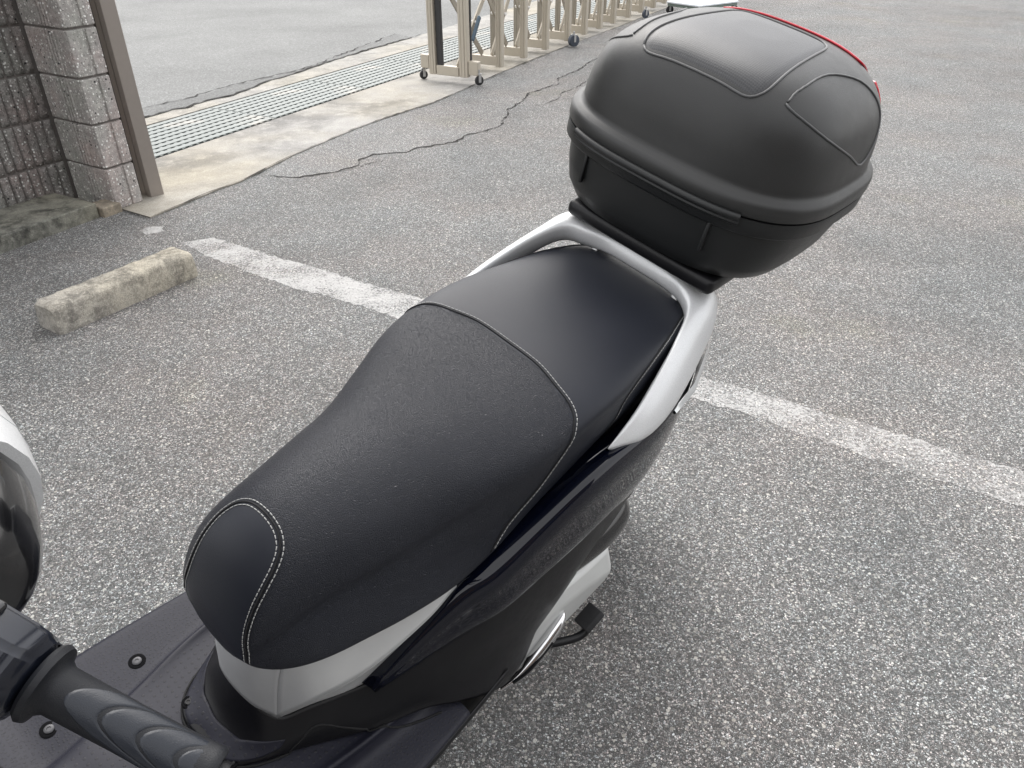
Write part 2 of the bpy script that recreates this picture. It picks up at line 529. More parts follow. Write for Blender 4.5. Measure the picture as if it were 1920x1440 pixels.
gd = Vector((.4672, .8842))            # direction of the gutter
gn = Vector((gd.y, -gd.x))             # towards the parking lot
g0 = Vector((-2.040, 4.385))           # a point on the near edge of the grating
GW = .335 * 1.0
def gp(s, d): p = g0 + gd * s + gn * d; return (p.x, p.y)
far_off = -.62
conc_edge = [(-1.9, 3.579), (-1.703, 3.459), (-1.632, 3.594), (-1.525, 3.823), (-1.424, 3.99), (-1.272, 4.411), (-1.018, 4.975),
             (-.813, 5.32), (-.560, 5.70), (-.36, 6.12), (-.089, 6.74), (.24, 7.385), (.602, 8.10), (1.031, 8.891)]
s_end = 60
# the dark bed under everything
poly_sheet('ground', [(-900, -900), (900, -900), (900, 900), (-900, 900)], -.16, M['soil'])
# parking lot up to the grating
lot = [(400, -400), (400, 400)] + [gp(300, 0), gp(-9.5, 0), (-400, -60), (-400, -400)]
poly_sheet('parking_lot', lot, 0, M['asphalt'])
# concrete strip along the gutter
edge = roughen(conc_edge[1:], .006, .06, 3)
strip = edge + [(4.2, 14.9), (30, 64.0), gp(66, .02), gp(-1.4, .02), gp(-1.4, .45)] + [(-1.9, 3.579)]
poly_sheet('concrete_strip', strip, .006, M['concrete'])
# road beyond the gutter
road = [gp(300, far_off), (-900, 800), (-900, -60), gp(-30, far_off)]
poly_sheet('road', road, 0, M['road'])
strip_edge = [(-2.447, 5.276), (-2.392, 5.375), (-2.344, 5.491), (-2.262, 5.53), (-2.246, 5.634), (-2.162, 5.784), (-2.048, 5.916), (-1.989, 6.124),
              (-1.923, 6.38), (-1.811, 6.60), (-1.695, 6.898), (-1.534, 7.30), (-1.309, 7.80), (-1.009, 8.40)]
se = roughen([(-4.0, 2.3), (-2.9, 4.35)] + strip_edge + [(-.6, 9.3), (.3, 11.2)], .012, .05, 11)
curb = [gp(-4, far_off + .001)] + [(x, y) for x, y in se[:1]] + se[1:] + [(4.4, 19.0), (20, 48), gp(50, far_off + .001)]
poly_sheet('curb_strip', curb, .005, M['curb_strip'])
# older, darker band of road asphalt along the broken edge
lip_far = [(-1.2, 8.6), (-1.711, 6.92), (-1.936, 6.52), (-2.168, 6.20), (-2.344, 5.80), (-2.56, 5.50), (-3.2, 4.4), (-4.3, 2.2)]
lip = [p for p in se if p[1] < 8.4] + roughen(lip_far, .02, .07, 5)
poly_sheet('road_edge', lip, .011, M['road_edge'])

# smooth apron between the concrete and the long crack, and the crack itself
crack = [(-1.321, 4.08), (-1.218, 4.061), (-1.135, 4.052), (-1.057, 4.103), (-.973, 4.137), (-.913, 4.203), (-.858, 4.263), (-.873, 4.361),
         (-.806, 4.469), (-.731, 4.489), (-.616, 4.505), (-.567, 4.596), (-.434, 4.665), (-.337, 4.728), (-.283, 4.875), (-.161, 4.971),
         (-.067, 5.11), (-.058, 5.257), (-.025, 5.41), (-.037, 5.479), (.07, 5.742), (.122, 6.001), (.266, 6.195), (.362, 6.311),
         (.373, 6.523), (.447, 6.65), (.557, 6.848), (.70, 7.25), (.95, 7.6), (1.15, 8.1), (1.45, 8.7)]
ce_mid = [p for p in edge if p[1] > 4.3]
apron = [(x, y) for x, y in roughen(crack, .011, .028, 8)] + [(1.25, 9.0)] + ce_mid[::-1]
poly_sheet('asphalt_apron', apron, .0012, M['apron'])
def crack_strip(bm, pts, w, z, seed, taper=True):
    rnd = random.Random(seed)
    P = [Vector((x, y, 0)) for x, y in pts]
    L = []
    n = len(P)
    for i, p in enumerate(P):
        d = P[min(i + 1, n - 1)] - P[max(0, i - 1)]
        nn = Vector((-d.y, d.x, 0)).normalized()
        ww = w * rnd.choice((.25, .5, .8, 1.1, 1.5, 2.0)) * rnd.uniform(.7, 1.2)
        if taper: ww *= min(1, (i + .4) / 5, (n - i) / 5)
        L.append((bm.verts.new(p + nn * ww * .5 + Vector((0, 0, z))), bm.verts.new(p - nn * ww * .5 + Vector((0, 0, z)))))
    for a, b in zip(L, L[1:]): bm.faces.new((a[0], b[0], b[1], a[1]))
bm = bmesh.new()
crack_strip(bm, roughen(crack, .011, .028, 8), .011, .0022, 2)
crack_strip(bm, roughen([(-.973, 4.137), (-.86, 4.20), (-.80, 4.30), (-.70, 4.36)], .006, .03, 4), .005, .0024, 3)
crack_strip(bm, roughen([(.12, 5.6), (.25, 5.68), (.33, 5.82), (.37, 6.0), (.5, 6.2), (.62, 6.5)], .010, .03, 4), .006, .0015, 3)
crack_strip(bm, roughen([(.33, 5.82), (.48, 5.86), (.6, 6.02)], .010, .03, 4), .004, .0015, 5)
if True: crack_strip(bm, roughen([(-1.703, 3.452), (-1.632, 3.588), (-1.525, 3.817), (-1.424, 3.985), (-1.272, 4.405), (-1.018, 4.97), (-.813, 5.315), (-.56, 5.69), (-.36, 6.11), (-.08, 6.735), (.245, 7.38), (.607, 8.09)], .004, .05, 4), .006, .0105, 9)
crack_strip(bm, roughen([(-1.93, 3.585), (-1.703, 3.452)], .002, .05, 4), .012, .0075, 9)
crack_strip(bm, [(x, y) for x, y in se if 4.5 < y < 8.6], .010, .0145, 12)
crack_strip(bm, roughen(lip_far[:6], .015, .05, 5), .012, .0155, 13)
obj_bm('asphalt_cracks', bm, M['crack'])['kind'] = 'structure'

# painted bay line, worn spot
near = [(-1.452, 3.166), (-1.315, 3.043), (-1.047, 2.845), (-.827, 2.705), (-.649, 2.61), (-.516, 2.535), (-.427, 2.476), (.0, 2.235), (.542, 1.958), (.7, 1.868), (.826, 1.775), (.993, 1.655), (1.137, 1.560), (1.3, 1.464), (1.9, 1.12), (3.0, .48)]
far = [(-1.327, 3.224), (-1.044, 3.039), (-.785, 2.889), (-.545, 2.74), (-.325, 2.615), (.1, 2.37), (.568, 2.095), (.735, 2.008), (.873, 1.914), (1.035, 1.822), (1.177, 1.729), (1.376, 1.60), (1.95, 1.26), (3.05, .60)]
na = roughen(near, .008, .02, 21); fa = roughen(far, .008, .02, 22)
poly_sheet('bay_line_far', [p for p in na if p[0] < -.1] + [p for p in fa if p[0] < -.05][::-1], .0006, M['paint_far'])
poly_sheet('bay_line_near', [p for p in na if p[0] >= -.1] + [p for p in fa if p[0] >= -.05][::-1], .0006, M['paint'])
poly_sheet('paint_spot', roughen([(-1.685, 3.308), (-1.654, 3.353), (-1.60, 3.352), (-1.575, 3.300), (-1.636, 3.245), (-1.685, 3.308)], .012, .015, 23)[:-1], .0006, M['paint_far'])

# ------------------------------------------------------------------ drain grate panels
def make_grate(length, width):
    bm = bmesh.new()
    n = 9
    for i in range(n):
        y = (i + .5) / n * width
        box(bm, (length / 2, y, -.012), (length - .004, width / n * .66, .024))
    k = int(length / .055)
    for i in range(k + 1):
        x = .006 + i * (length - .012) / k
        box(bm, (x, width / 2, -.0135), (.024, width - .002, .022))
    return bm
rotg = Matrix.Rotation(math.atan2(gd.y, gd.x), 3, 'Z')
ang_names = ['nearest the brown post', 'second from the brown post', 'third from the brown post', 'fourth from the brown post', 'just short of the gate casters', 'beside the gate casters', 'behind the front gate frames', 'behind the second gate frame', 'behind the third gate frame', 'behind the fourth gate frame', 'behind the middle of the folding gate', 'farthest along the folding gate']
gme = None
s = -1.0
for i in range(12):
    p = g0 + gd * s + gn * (-.01)
    if gme is None:
        o = obj_bm('drain_grate', make_grate(.99, abs(far_off) - .02), M['grate'])
        gme = o.data
    else:
        o = link('drain_grate', gme, None, None, False)
    o.matrix_world = Matrix.Translation((p.x, p.y, .004)) @ rotg.to_4x4()
    tag(o, 'pale galvanised slotted drain grate panel ' + ang_names[i], 'drain grate', 'grate panels along the gutter')
    s += 1.0

# ------------------------------------------------------------------ block wall and pillar
E1 = Vector((.5, .866, 0)); E2 = Vector((.852, -.523, 0))     # along the wall, across the pillar
WL = Vector((-2.13, 3.60, 0))
wall = empty('block_wall', WL)
tag(wall, 'grey speckled ribbed block wall with square corner pillar beside the brown post', 'wall')
W0 = Vector((-2.155, 3.70, 0))
pil_c = Vector((-1.905, 3.553, 0))       # outer front corner of the pillar
def rot_from(x, y): return Matrix((x, y, x.cross(y))).transposed()
bmw = bmesh.new(); bmm = bmesh.new()
z0 = .0; ch = .2
rnd = random.Random(5)
def rib_face(bm, origin, dx, nrm, width, z, h, depth, jitter):
    """one rib with a chipped face"""
    nx, nz = 3, 9
    r = random.Random(rnd.random())
    g = []
    for j in range(nz + 1):
        row = []
        for i in range(nx + 1):
            ed = (i in (0, nx)) or (j in (0, nz))
            off = (0.0 if ed else depth * .55 + r.uniform(-jitter, jitter))
            x = width * i / nx
            row.append(bm.verts.new(origin + dx * x + nrm * (off + (depth * .35 if ed else 0)) + Vector((0, 0, z + h * j / nz))))
        g.append(row)
    for j in range(nz):
        for i in range(nx):
            bm.faces.new((g[j][i], g[j][i + 1], g[j + 1][i + 1], g[j + 1][i]))
    # sides of the rib
    def side(line):
        back = [bm.verts.new(v.co - nrm * (depth)) for v in line]
        for a in range(len(line) - 1):
            bm.faces.new((line[a], line[a + 1], back[a + 1], back[a]))
    side([row[0] for row in g]); side([row[-1] for row in g][::-1]); side(g[-1]); side(g[0][::-1])
courses = 13
wn = E2.copy()
rp = .0465
for c in range(courses):
    z = z0 + c * ch
    for k in range(46):
        off = (.5 * .39 if c % 2 else 0)
        start = -(k + 1) * rp
        rib_face(bmw, W0 - wn * .02 + E1 * (start + .004), E1, wn, rp - .009, z + .005, ch - .011, .016, .0045)
o = obj_bm('ribbed_wall', bmw, M['block'], wall, True, -WL)
bmm2 = bmesh.new()
L = 46 * rp
R = rot_from(E1, -E2)
box(bmm2, W0 - E1 * (L / 2 - .15) - E2 * .10, (L + .3, .155, 5.4), R)
o2 = obj_bm('wall_core', bmm2, M['mortar'], wall, False, -WL)
# pillar: front face looks along -E1, right face looks along E2
PWd = (pil_c - W0).length
bmp = bmesh.new()
pf = (pil_c - W0).normalized(); pn = Vector((pf.y, -pf.x, 0)); pn = pn if pn.y < 0 else -pn
for c in range(courses):
    z = z0 + c * ch
    vs = box(bmp, W0 + pf * (PWd / 2) + Vector((0, 0, z + ch / 2)) + E1 * .078, (PWd + .0, .152, ch - .008), rot_from(pf, -pn), .006, 2)
pr = obj_bm('pillar', bmp, M['block_smooth'], wall, False, -WL)
bmp = bmesh.new()
box(bmp, W0 + pf * (PWd / 2) + Vector((0, 0, 1.3)) + E1 * .078, (PWd - .012, .14, 2.65), rot_from(pf, -pn))
# narrow shallow ribs and one deeper flute on the pillar faces
obj_bm('pillar_joint', bmp, M['mortar'], wall, False, -WL)
bmp = bmesh.new()
for c in range(courses):
    z = z0 + c * ch
    for q in (.145, .168, .19, .21):
        box(bmp, W0 + pf * q + pn * (.001) + Vector((0, 0, z + ch / 2)), (.0135, .010, ch - .014), rot_from(pf, -pn), .003, 1)
    fr = Vector((pil_c.x, pil_c.y, 0))
    for q0, q1 in ((.006, .082), (.096, .150)):
        box(bmp, fr + E1 * ((q0 + q1) / 2) + E2 * .001 + Vector((0, 0, z + ch / 2)), (q1 - q0, .014, ch - .012), rot_from(E1, -E2), .003, 1)
obj_bm('pillar_rib', bmp, M['block_smooth'], wall, False, -WL)

# ledge at the foot of the wall
bm = bmesh.new()
l0 = Vector((-1.945, 3.47, 0)); ld = Vector((-.477, -.879, 0)); ln = Vector((-.879, .477, 0))
Rl = rot_from(ld, ln)
box(bm, l0 + ld * 1.5 + ln * .16 + Vector((0, 0, .015)), (3.0, .32, .11), Rl, .004, 1)
o = obj_bm('concrete_ledge', bm, M['ledge'], None, False)
tag(o, 'low mossy dark concrete ledge along the foot of the ribbed block wall', 'ledge')
bm = bmesh.new()
box(bm, Vector((-1.945, 3.535, -.012)), (.12, .10, .115), rot_from(pf, -pn), .006, 2)
o = obj_bm('mortar_footing', bm, M['ledge_end'], None)
tag(o, 'short tan mortar footing between the mossy ledge and the pillar corner', 'footing')

# brown post in front of the pillar
pp = Vector((-1.825, 3.80, 0))
post = empty('gate_post', pp)
tag(post, 'tall brown aluminium post standing beside the block pillar', 'post')
Rp = rot_from(E1, -E2)
Rp = Matrix.Rotation(radians(-38), 3, 'Z')
def lpost(name, c, s, mat, bev=.003):
    bm = bmesh.new(); box(bm, Rp @ Vector(c), s, Rp, bev, 2); return obj_bm(name, bm, mat, post)
lpost('front_channel', (-.004, -.01, 1.4), (.044, .07, 2.84), M['bronze'])
lpost('side_channel', (.0450, -.01, 1.4), (.042, .07, 2.84), M['bronze'])
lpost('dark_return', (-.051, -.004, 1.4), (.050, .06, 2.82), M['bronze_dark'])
lpost('seam_strip', (.0210, -.006, 1.4), (.007, .066, 2.83), M['bronze_dark'], .001)

# ------------------------------------------------------------------ wheel stop
ws = bmesh.new()
a = Vector((-1.572, 2.339, 0)); b = Vector((-1.270, 2.813, 0)); dxy = (b - a).normalized(); nx = Vector((-dxy.y, dxy.x, 0))
Lw = (b - a).length + .02
n1 = 40; prof = [(0, 0), (.0, .04), (.004, .086), (.012, .099), (.030, .104), (.100, .105), (.118, .101), (.128, .088), (.133, .04), (.134, 0)]
rws = random.Random(3)
rings = []
for i in range(n1 + 1):
    tt = i / n1
    row = []
    endk = min(1, min(tt, 1 - tt) * Lw / .014)
    ek = .90 + .10 * sqrt(max(0, 1 - (1 - endk) ** 2))
    for (w, h) in prof:
        ww = (w - .067) * ek + .067 + rws.uniform(-.0022, .0022)
        hh = h * (ek * 1.0) + (rws.uniform(-.002, .002) if h > 0 else 0)
        row.append(ws.verts.new(a + dxy * (tt * Lw) + nx * ww + Vector((0, 0, hh)) + dxy * rws.uniform(-.002, .002)))
    rings.append(row)
for r0, r1 in zip(rings, rings[1:]):
    for k in range(len(prof) - 1): ws.faces.new((r0[k], r0[k + 1], r1[k + 1], r1[k]))
ws.faces.new(rings[0]); ws.faces.new(rings[-1][::-1])
o = obj_bm('wheel_stop', ws, M['wheel_stop'], None, False, None, 60)
tag(o, 'worn concrete parking wheel stop lying on the asphalt by the white line', 'wheel stop')

# ------------------------------------------------------------------ folding gate
gfr = Vector((.455, .89, 0)).normalized(); gcr = Vector((-gfr.y, gfr.x, 0))   # along the gate, across towards the road
Rg = rot_from(gfr, gcr)
gate = empty('folding_gate', (-.475, 6.35, .006))
tag(gate, 'champagne aluminium accordion gate folded along the concrete strip on small casters', 'gate')
GH = 1.35
def gpart(name, fn, mat, auto=None):
    bm = bmesh.new(); fn(bm); return obj_bm(name, bm, mat, gate, False, None, auto)
GB = Vector((-.40, 6.5, 0))
def gl(a, c, z): return gfr * a + gcr * c + Vector((0, 0, z))
stations = [0, .56, 1.0, 1.45, 1.95, 2.37, 2.78, 3.18, 3.66, 4.1, 4.55, 5.0, 5.45]
def post_bm(a, c, z0, z1, w, d):
    def f(bm):
        box(bm, gl(a, c, (z0 + z1) / 2), (w, d * .36, z1 - z0), Rg, .003, 1)
        box(bm, gl(a, c - d * .34, (z0 + z1) / 2), (w * .92, d * .30, z1 - z0 - .002), Rg, .003, 1)
        box(bm, gl(a, c + d * .34, (z0 + z1) / 2), (w * .92, d * .30, z1 - z0 - .002), Rg, .003, 1)
    return f
W2 = .15
for i, a_ in enumerate(stations):
    if i == 0:
        gpart('post', post_bm(a_, .155, .05, GH, .055, .06), M['champagne'])
        gpart('post', post_bm(a_, -.125, .05, GH, .055, .075), M['champagne'])
        gpart('dark_track', lambda bm: box(bm, gl(a_ + .01, .098, .72), (.03, .045, 1.25), Rg, .002, 1), M['black_steel'])
        gpart('dark_track', lambda bm: box(bm, gl(a_ + .04, -.15, .72), (.02, .03, 1.25), Rg, .002, 1), M['black_steel'])
        gpart('bottom_rail', lambda bm: box(bm, gl(a_, .02, .085), (.045, .20, .07), Rg, .003, 1), M['champagne'])
        gpart('caster_bracket', lambda bm: box(bm, gl(a_ - .0, .225, .14), (.05, .075, .10), Rg, .004, 1), M['champagne'])
        gpart('caster_bracket', lambda bm: box(bm, gl(a_ + .01, -.205, .12), (.05, .085, .10), Rg, .004, 1), M['champagne'])
    else:
        gpart('post', post_bm(a_, -.135, .03, GH, .06, .055), M['champagne'])
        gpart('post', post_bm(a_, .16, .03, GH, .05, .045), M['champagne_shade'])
        gpart('bottom_rail', lambda bm: box(bm, gl(a_, .01, .075), (.04, .25, .07), Rg, .003, 1), M['champagne'])
    if i < len(stations) - 1:
        b_ = stations[i + 1]
        for zz in (.38, 1.02):
            def brace(bm, up=True, zz=zz, a_=a_, b_=b_, c=-.04):
                z1, z2 = (zz - .26, zz + .30) if up else (zz + .30, zz - .26)
                p = gl(a_, c, z1); q = gl(b_, c, z2); m = (p + q) / 2; d = (q - p)
                Rb = rot_from(d.normalized(), gcr)
                box(bm, m, (d.length, .012, .045), Rb, .002, 1)
            gpart('brace', lambda bm: brace(bm, True, zz, a_, b_, -.06), M['champagne'])
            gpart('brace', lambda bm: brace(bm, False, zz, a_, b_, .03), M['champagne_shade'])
            gpart('roller', lambda bm: lathe(bm, [(-.07, .012), (.07, .012)], axis_matrix(gl((a_ + b_) / 2, -.01, zz + .02), gcr), 10), M['white_nylon'], 30)
gpart('latch_lever', lambda bm: box(bm, gl(.25, -.09, .36), (.035, .02, .20), Rg @ Matrix.Rotation(radians(38), 3, 'Y'), .006, 2), M['gauge'])
def caster(name, a, c, parent, base, Rr, mat, r=.036, w=.02, zoff=.006):
    """swivel caster with fork and tyre, standing on the ground"""
    bm = bmesh.new()
    ctr = base + Rr @ Vector((a, c, 0)); ctr.z = r + zoff
    ax = Rr @ Vector((.55, .83, 0))
    fw = Vector((-ax.y, ax.x, 0))
    for sgn in (-1, 1):
        box(bm, ctr + ax * sgn * (w / 2 + .004) + Vector((0, 0, .018)), (.003, .022, .062), rot_from(ax, fw), .001, 1)
    box(bm, ctr + Vector((0, 0, .050)), (w + .014, .034, .004), rot_from(ax, fw), .001, 1)
    lathe(bm, [(0, .009), (.03, .009)], Matrix.Translation(ctr + Vector((0, 0, .05))), 10)
    o = obj_bm(name, bm, M['zinc'], parent, False, None, 35)
    b2 = bmesh.new()
    lathe(b2, [(-w / 2, r * .72), (-w / 2 + .003, r * .96), (0, r), (w / 2 - .003, r * .96), (w / 2, r * .72)], axis_matrix(ctr, ax), 20)
    obj_bm('tyre', b2, mat, o, False, None, 40)
    return o
gz = Vector((0, 0, 0))
for a_, c_, r_, m_ in ((-.0, .255, .034, 'rubber'), (-.0, -.25, .036, 'rubber')):
    caster('caster', a_, c_, gate, gz, Rg, M[m_], r_, .022, 0)
caster('caster', 1.86, -.24, gate, gz, Rg, M['blue_rubber'], .055, .045, 0)
caster('caster', 3.9, -.26, gate, gz, Rg, M['blue_rubber'], .045, .03, 0)

# ------------------------------------------------------------------ wheeled stand beyond the top case
cart = empty('wheeled_stand', (2.27, 10.15, 0))
tag(cart, 'pale blue-white flat wheeled stand with small black casters beyond the top case', 'stand')
Rc = Matrix.Rotation(radians(38), 3, 'Z')
def cpart(name, fn, mat, auto=None):
    bm = bmesh.new(); fn(bm); return obj_bm(name, bm, mat, cart, False, None, auto)
cpart('deck', lambda bm: box(bm, (0, 0, .125), (.72, .50, .02), Rc, .006, 2), M['cart_white'])
cpart('frame', lambda bm: box(bm, (0, 0, .100), (.70, .48, .03), Rc, .004, 1), M['cart_green'])
cpart('upright', lambda bm: box(bm, Rc @ Vector((-.12, .02, .60)), (.22, .05, .86), Rc, .006, 2), M['cart_white'])
for sx in (-1, 1):
    for sy in (-1, 1):
        caster('caster', sx * .33, sy * .21, cart, Vector((0, 0, 0)), Rc, M['rubber'], .045, .03, 0)

# ------------------------------------------------------------------ scooter frame of reference (leaning on its stand)
phi = radians(42); th = radians(13)
L0 = Vector((cos(phi), -sin(phi), 0))
FX = Vector((-sin(phi), -cos(phi), 0))
LY = L0 * cos(th) + Vector((0, 0, -sin(th)))
UZ = Vector((0, 0, cos(th))) + L0 * sin(th)
RS = Matrix((FX, LY, UZ)).transposed()
OS = Vector((-.145, 1.065, 0))
scooter = empty('scooter', OS, RS)
tag(scooter, 'parked scooter with long black seat, silver grab rail and glossy navy side panels', 'scooter')
def V(*a): return Vector(a)
def spart(name, fn, mat, auto=35, parent=None, smooth=False):
    bm = bmesh.new(); fn(bm); return obj_bm(name, bm, mat, parent or scooter, smooth, None, auto)

# ---- seat
def seat_ring(S, d, w, hs_, e, h, wb, wm=None, ub=0.0, n=9):
    """half profile from the top centre down to the underside"""
    S = Vector((S[0], 0, S[1])); d = Vector((d[0], 0, d[1])).normalized()
    pts = []
    for i in range(n + 1):
        a = (pi / 2) * i / n
        y = w * (sin(a) ** (2 / e)); dr = hs_ * (1 - cos(a) ** (2 / e))
        pts.append(S + Vector((0, y, 0)) + d * dr)
    wm = wm if wm else (w * .55 + wb * .45) + .002
    pts.append(S + Vector((0, (w + wm) / 2, 0)) + d * (hs_ + (h - hs_) * .28))
    pts.append(S + Vector((0, wm, 0)) + d * (hs_ + (h - hs_) * .62))
    pts.append(S + Vector((0, wb, 0)) + d * (h - .004))
    pts.append(S + Vector((0, wb - .006, 0)) + d * (h + .001))
    pts.append(S + Vector((0, wb * .6, 0)) + d * (h + ub * .75))
    pts.append(S + Vector((0, 0, 0)) + d * (h + ub))
    left = pts
    right = [Vector((p.x, -p.y, p.z)) for p in pts[1:-1]][::-1]
    return left + right
D = (0, -1)
seat_st = [
    ((-.368, .766), D, .045, .018, 2.4, .030, .045),
    ((-.365, .778), D, .074, .022, 2.5, .040, .074),
    ((-.356, .789), D, .104, .025, 3.0, .050, .104),
    ((-.336, .798), D, .119, .026, 3.2, .058, .119),
    ((-.300, .804), D, .130, .027, 3.3, .066, .131),
    ((-.235, .808), D, .143, .028, 3.3, .080, .145),
    ((-.160, .809), D, .154, .031, 3.0, .095, .154),
    ((-.070, .806), D, .166, .033, 3.0, .101, .160),
    ((.010, .799), D, .167, .036, 2.9, .115, .163),
    ((.080, .786), D, .163, .046, 2.6, .130, .163),
    ((.150, .772), D, .144, .062, 2.3, .158, .161),
    ((.220, .761), D, .124, .080, 2.1, .166, .158),
    ((.290, .754), D, .114, .090, 2.0, .163, .150, .136),
    ((.350, .748), D, .102, .092, 2.0, .160, .138, .130),
    ((.390, .739), D, .096, .090, 2.0, .150, .130, .122, .004),
    ((.420, .722), D, .093, .080, 2.0, .134, .120, .115, .010),
    ((.443, .697), D, .088, .066, 2.0, .111, .107, .104, .016),
    ((.459, .666), D, .080, .048, 2.0, .083, .092, .090, .021),
    ((.470, .634), D, .066, .032, 2.0, .055, .074, .072, .021),
    ((.4765, .606), D, .046, .016, 2.0, .028, .050, .049, .016),
    ((.4785, .592), D, .022, .006, 2.0, .012, .024, .023, .008),
]
rings = [seat_ring(*s_) for s_ in seat_st]
sv, sf, sR, sk = surf(rings, 6, 3, True)
sf.append(tuple(range(sk))); sf.append(tuple(range((sR - 1) * sk, sR * sk))[::-1])
seat_me = mesh_from(sv, sf)
seat = link('seat', seat_me, None, scooter)
seat_me.materials.clear(); seat_me.materials.append(M['vinyl']); seat_me.materials.append(M['vinyl_grain'])
bmt = bmesh.new(); bmt.from_mesh(seat_me); seat_bvh = BVHTree.FromBMesh(bmt); bmt.free()

def interp(x, tab):
    if x <= tab[0][0]: return tab[0][1]
    for (x0, y0), (x1, y1) in zip(tab, tab[1:]):
        if x <= x1: return y0 + (y1 - y0) * (x - x0) / (x1 - x0)
    return tab[-1][1]
rear_seam = [(-.007, 0, .801), (-.006, .057, .800), (.003, .100, .796), (.011, .136, .790), (.024, .156, .778), (.050, .164, .745), (.085, .165, .700),
             (.128, .161, .655), (.156, .161, .615)]
front_seam = [(.393, 0, .737), (.394, .018, .735), (.397, .031, .731), (.405, .044, .724), (.418, .052, .711), (.434, .056, .693), (.452, .058, .664), (.463, .060, .631), (.466, .064, .601), (.460, .066, .568)]
def mirror_line(pts):
    return [(x, -y, z) for x, y, z in pts[:0:-1]] + pts
def snap(pts, off=.0006):
    out = []
    for p in pts:
        co, nrm, idx, dist = seat_bvh.find_nearest(Vector(p))
        out.append(co + nrm * off)
    return out
def seamline(pts, shift=0.0):
    P = snap(resample(catmull(mirror_line(pts), 12), .0035))
    P = snap([p for p in P])
    if shift:
        Q = []
        for i, p in enumerate(P):
            t_ = (P[min(i + 1, len(P) - 1)] - P[max(i - 1, 0)]).normalized()
            co, nrm, _, _ = seat_bvh.find_nearest(p)
            Q.append(co + nrm.cross(t_) * shift)
        P = snap(Q)
    return P
def ang(p):  # side test for the grained rider panel
    y = abs(p.y)
    xr = interp(y, [(a[1], a[0]) for a in rear_seam[:5]]) if y < .150 else None
    if xr is None:
        zz = p.z
        xr = interp(-zz, [(-a[2], a[0]) for a in rear_seam[4:]])
    if p.x < xr: return 0
    if p.x > .385:
        zz = p.z
        half = interp(-zz, [(-a[2], a[1]) for a in front_seam[4:]])
        xf = interp(y, [(0, .393), (.031, .397), (.044, .405), (.052, .418), (.056, .434)])
        if y < half and p.x > xf - .002 and (p.x > xf): return 0
    return 1
for f in seat_me.polygons:
    f.material_index = ang(f.center)

def stitches(bm, P, r=.00072, on=3, off=1):
    i = 0
    R_ = resample(P, .0016)
    while i + on < len(R_):
        tube(bm, R_[i:i + on + 1], r, 4)
        i += on + off
for nm, line, sgn in (('rear', rear_seam, 1), ('front', front_seam, 1)):
    P = seamline(line)
    bm = bmesh.new(); tube(bm, P, .0012, 5); obj_bm('seam_groove', bm, M['seam'], seat, True)
    for sh in ((.0042,) if nm == 'rear' else (.004, -.004)):
        bm = bmesh.new(); stitches(bm, seamline(line, sh)); obj_bm('stitching', bm, M['thread'], seat, True)
# piping seam round the passenger pad
pad = [(-.358, 0, .780), (-.354, .055, .778), (-.338, .090, .784), (-.310, .110, .788), (-.262, .124, .790), (-.168, .148, .788), (-.098, .163, .770), (-.078, .166, .735), (-.066, .163, .712)]
P = seamline(pad)
bm = bmesh.new(); tube(bm, P, .001, 5); obj_bm('seam_groove', bm, M['seam'], seat, True)
bm = bmesh.new(); stitches(bm, seamline(pad, .003)); obj_bm('stitching', bm, M['thread'], seat, True)

# ---- dark core under the seat so that no gap shows through
def core(bm):
    st = [(.30, .10, .34, .57), (.24, .118, .34, .58), (.15, .145, .30, .61), (0, .150, .30, .68), (-.15, .150, .36, .70), (-.28, .130, .48, .73), (-.40, .095, .60, .75), (-.52, .05, .66, .76)]
    rr = []
    for x, w, zb, zt in st:
        rr.append([V(x, -w, zt), V(x, w, zt), V(x, w * .97, (zt + zb) / 2), V(x, w * .75, zb), V(x, -w * .75, zb), V(x, -w * .97, (zt + zb) / 2)])
    vr = [[bm.verts.new(p) for p in r] for r in rr]
    for a_, b_ in zip(vr, vr[1:]):
        for k in range(6): bm.faces.new((a_[k], a_[(k + 1) % 6], b_[(k + 1) % 6], b_[k]))
    bm.faces.new(vr[0][::-1]); bm.faces.new(vr[-1])
    bmesh.ops.recalc_face_normals(bm, faces=bm.faces)
spart('under_seat_tray', core, M['core_black'])

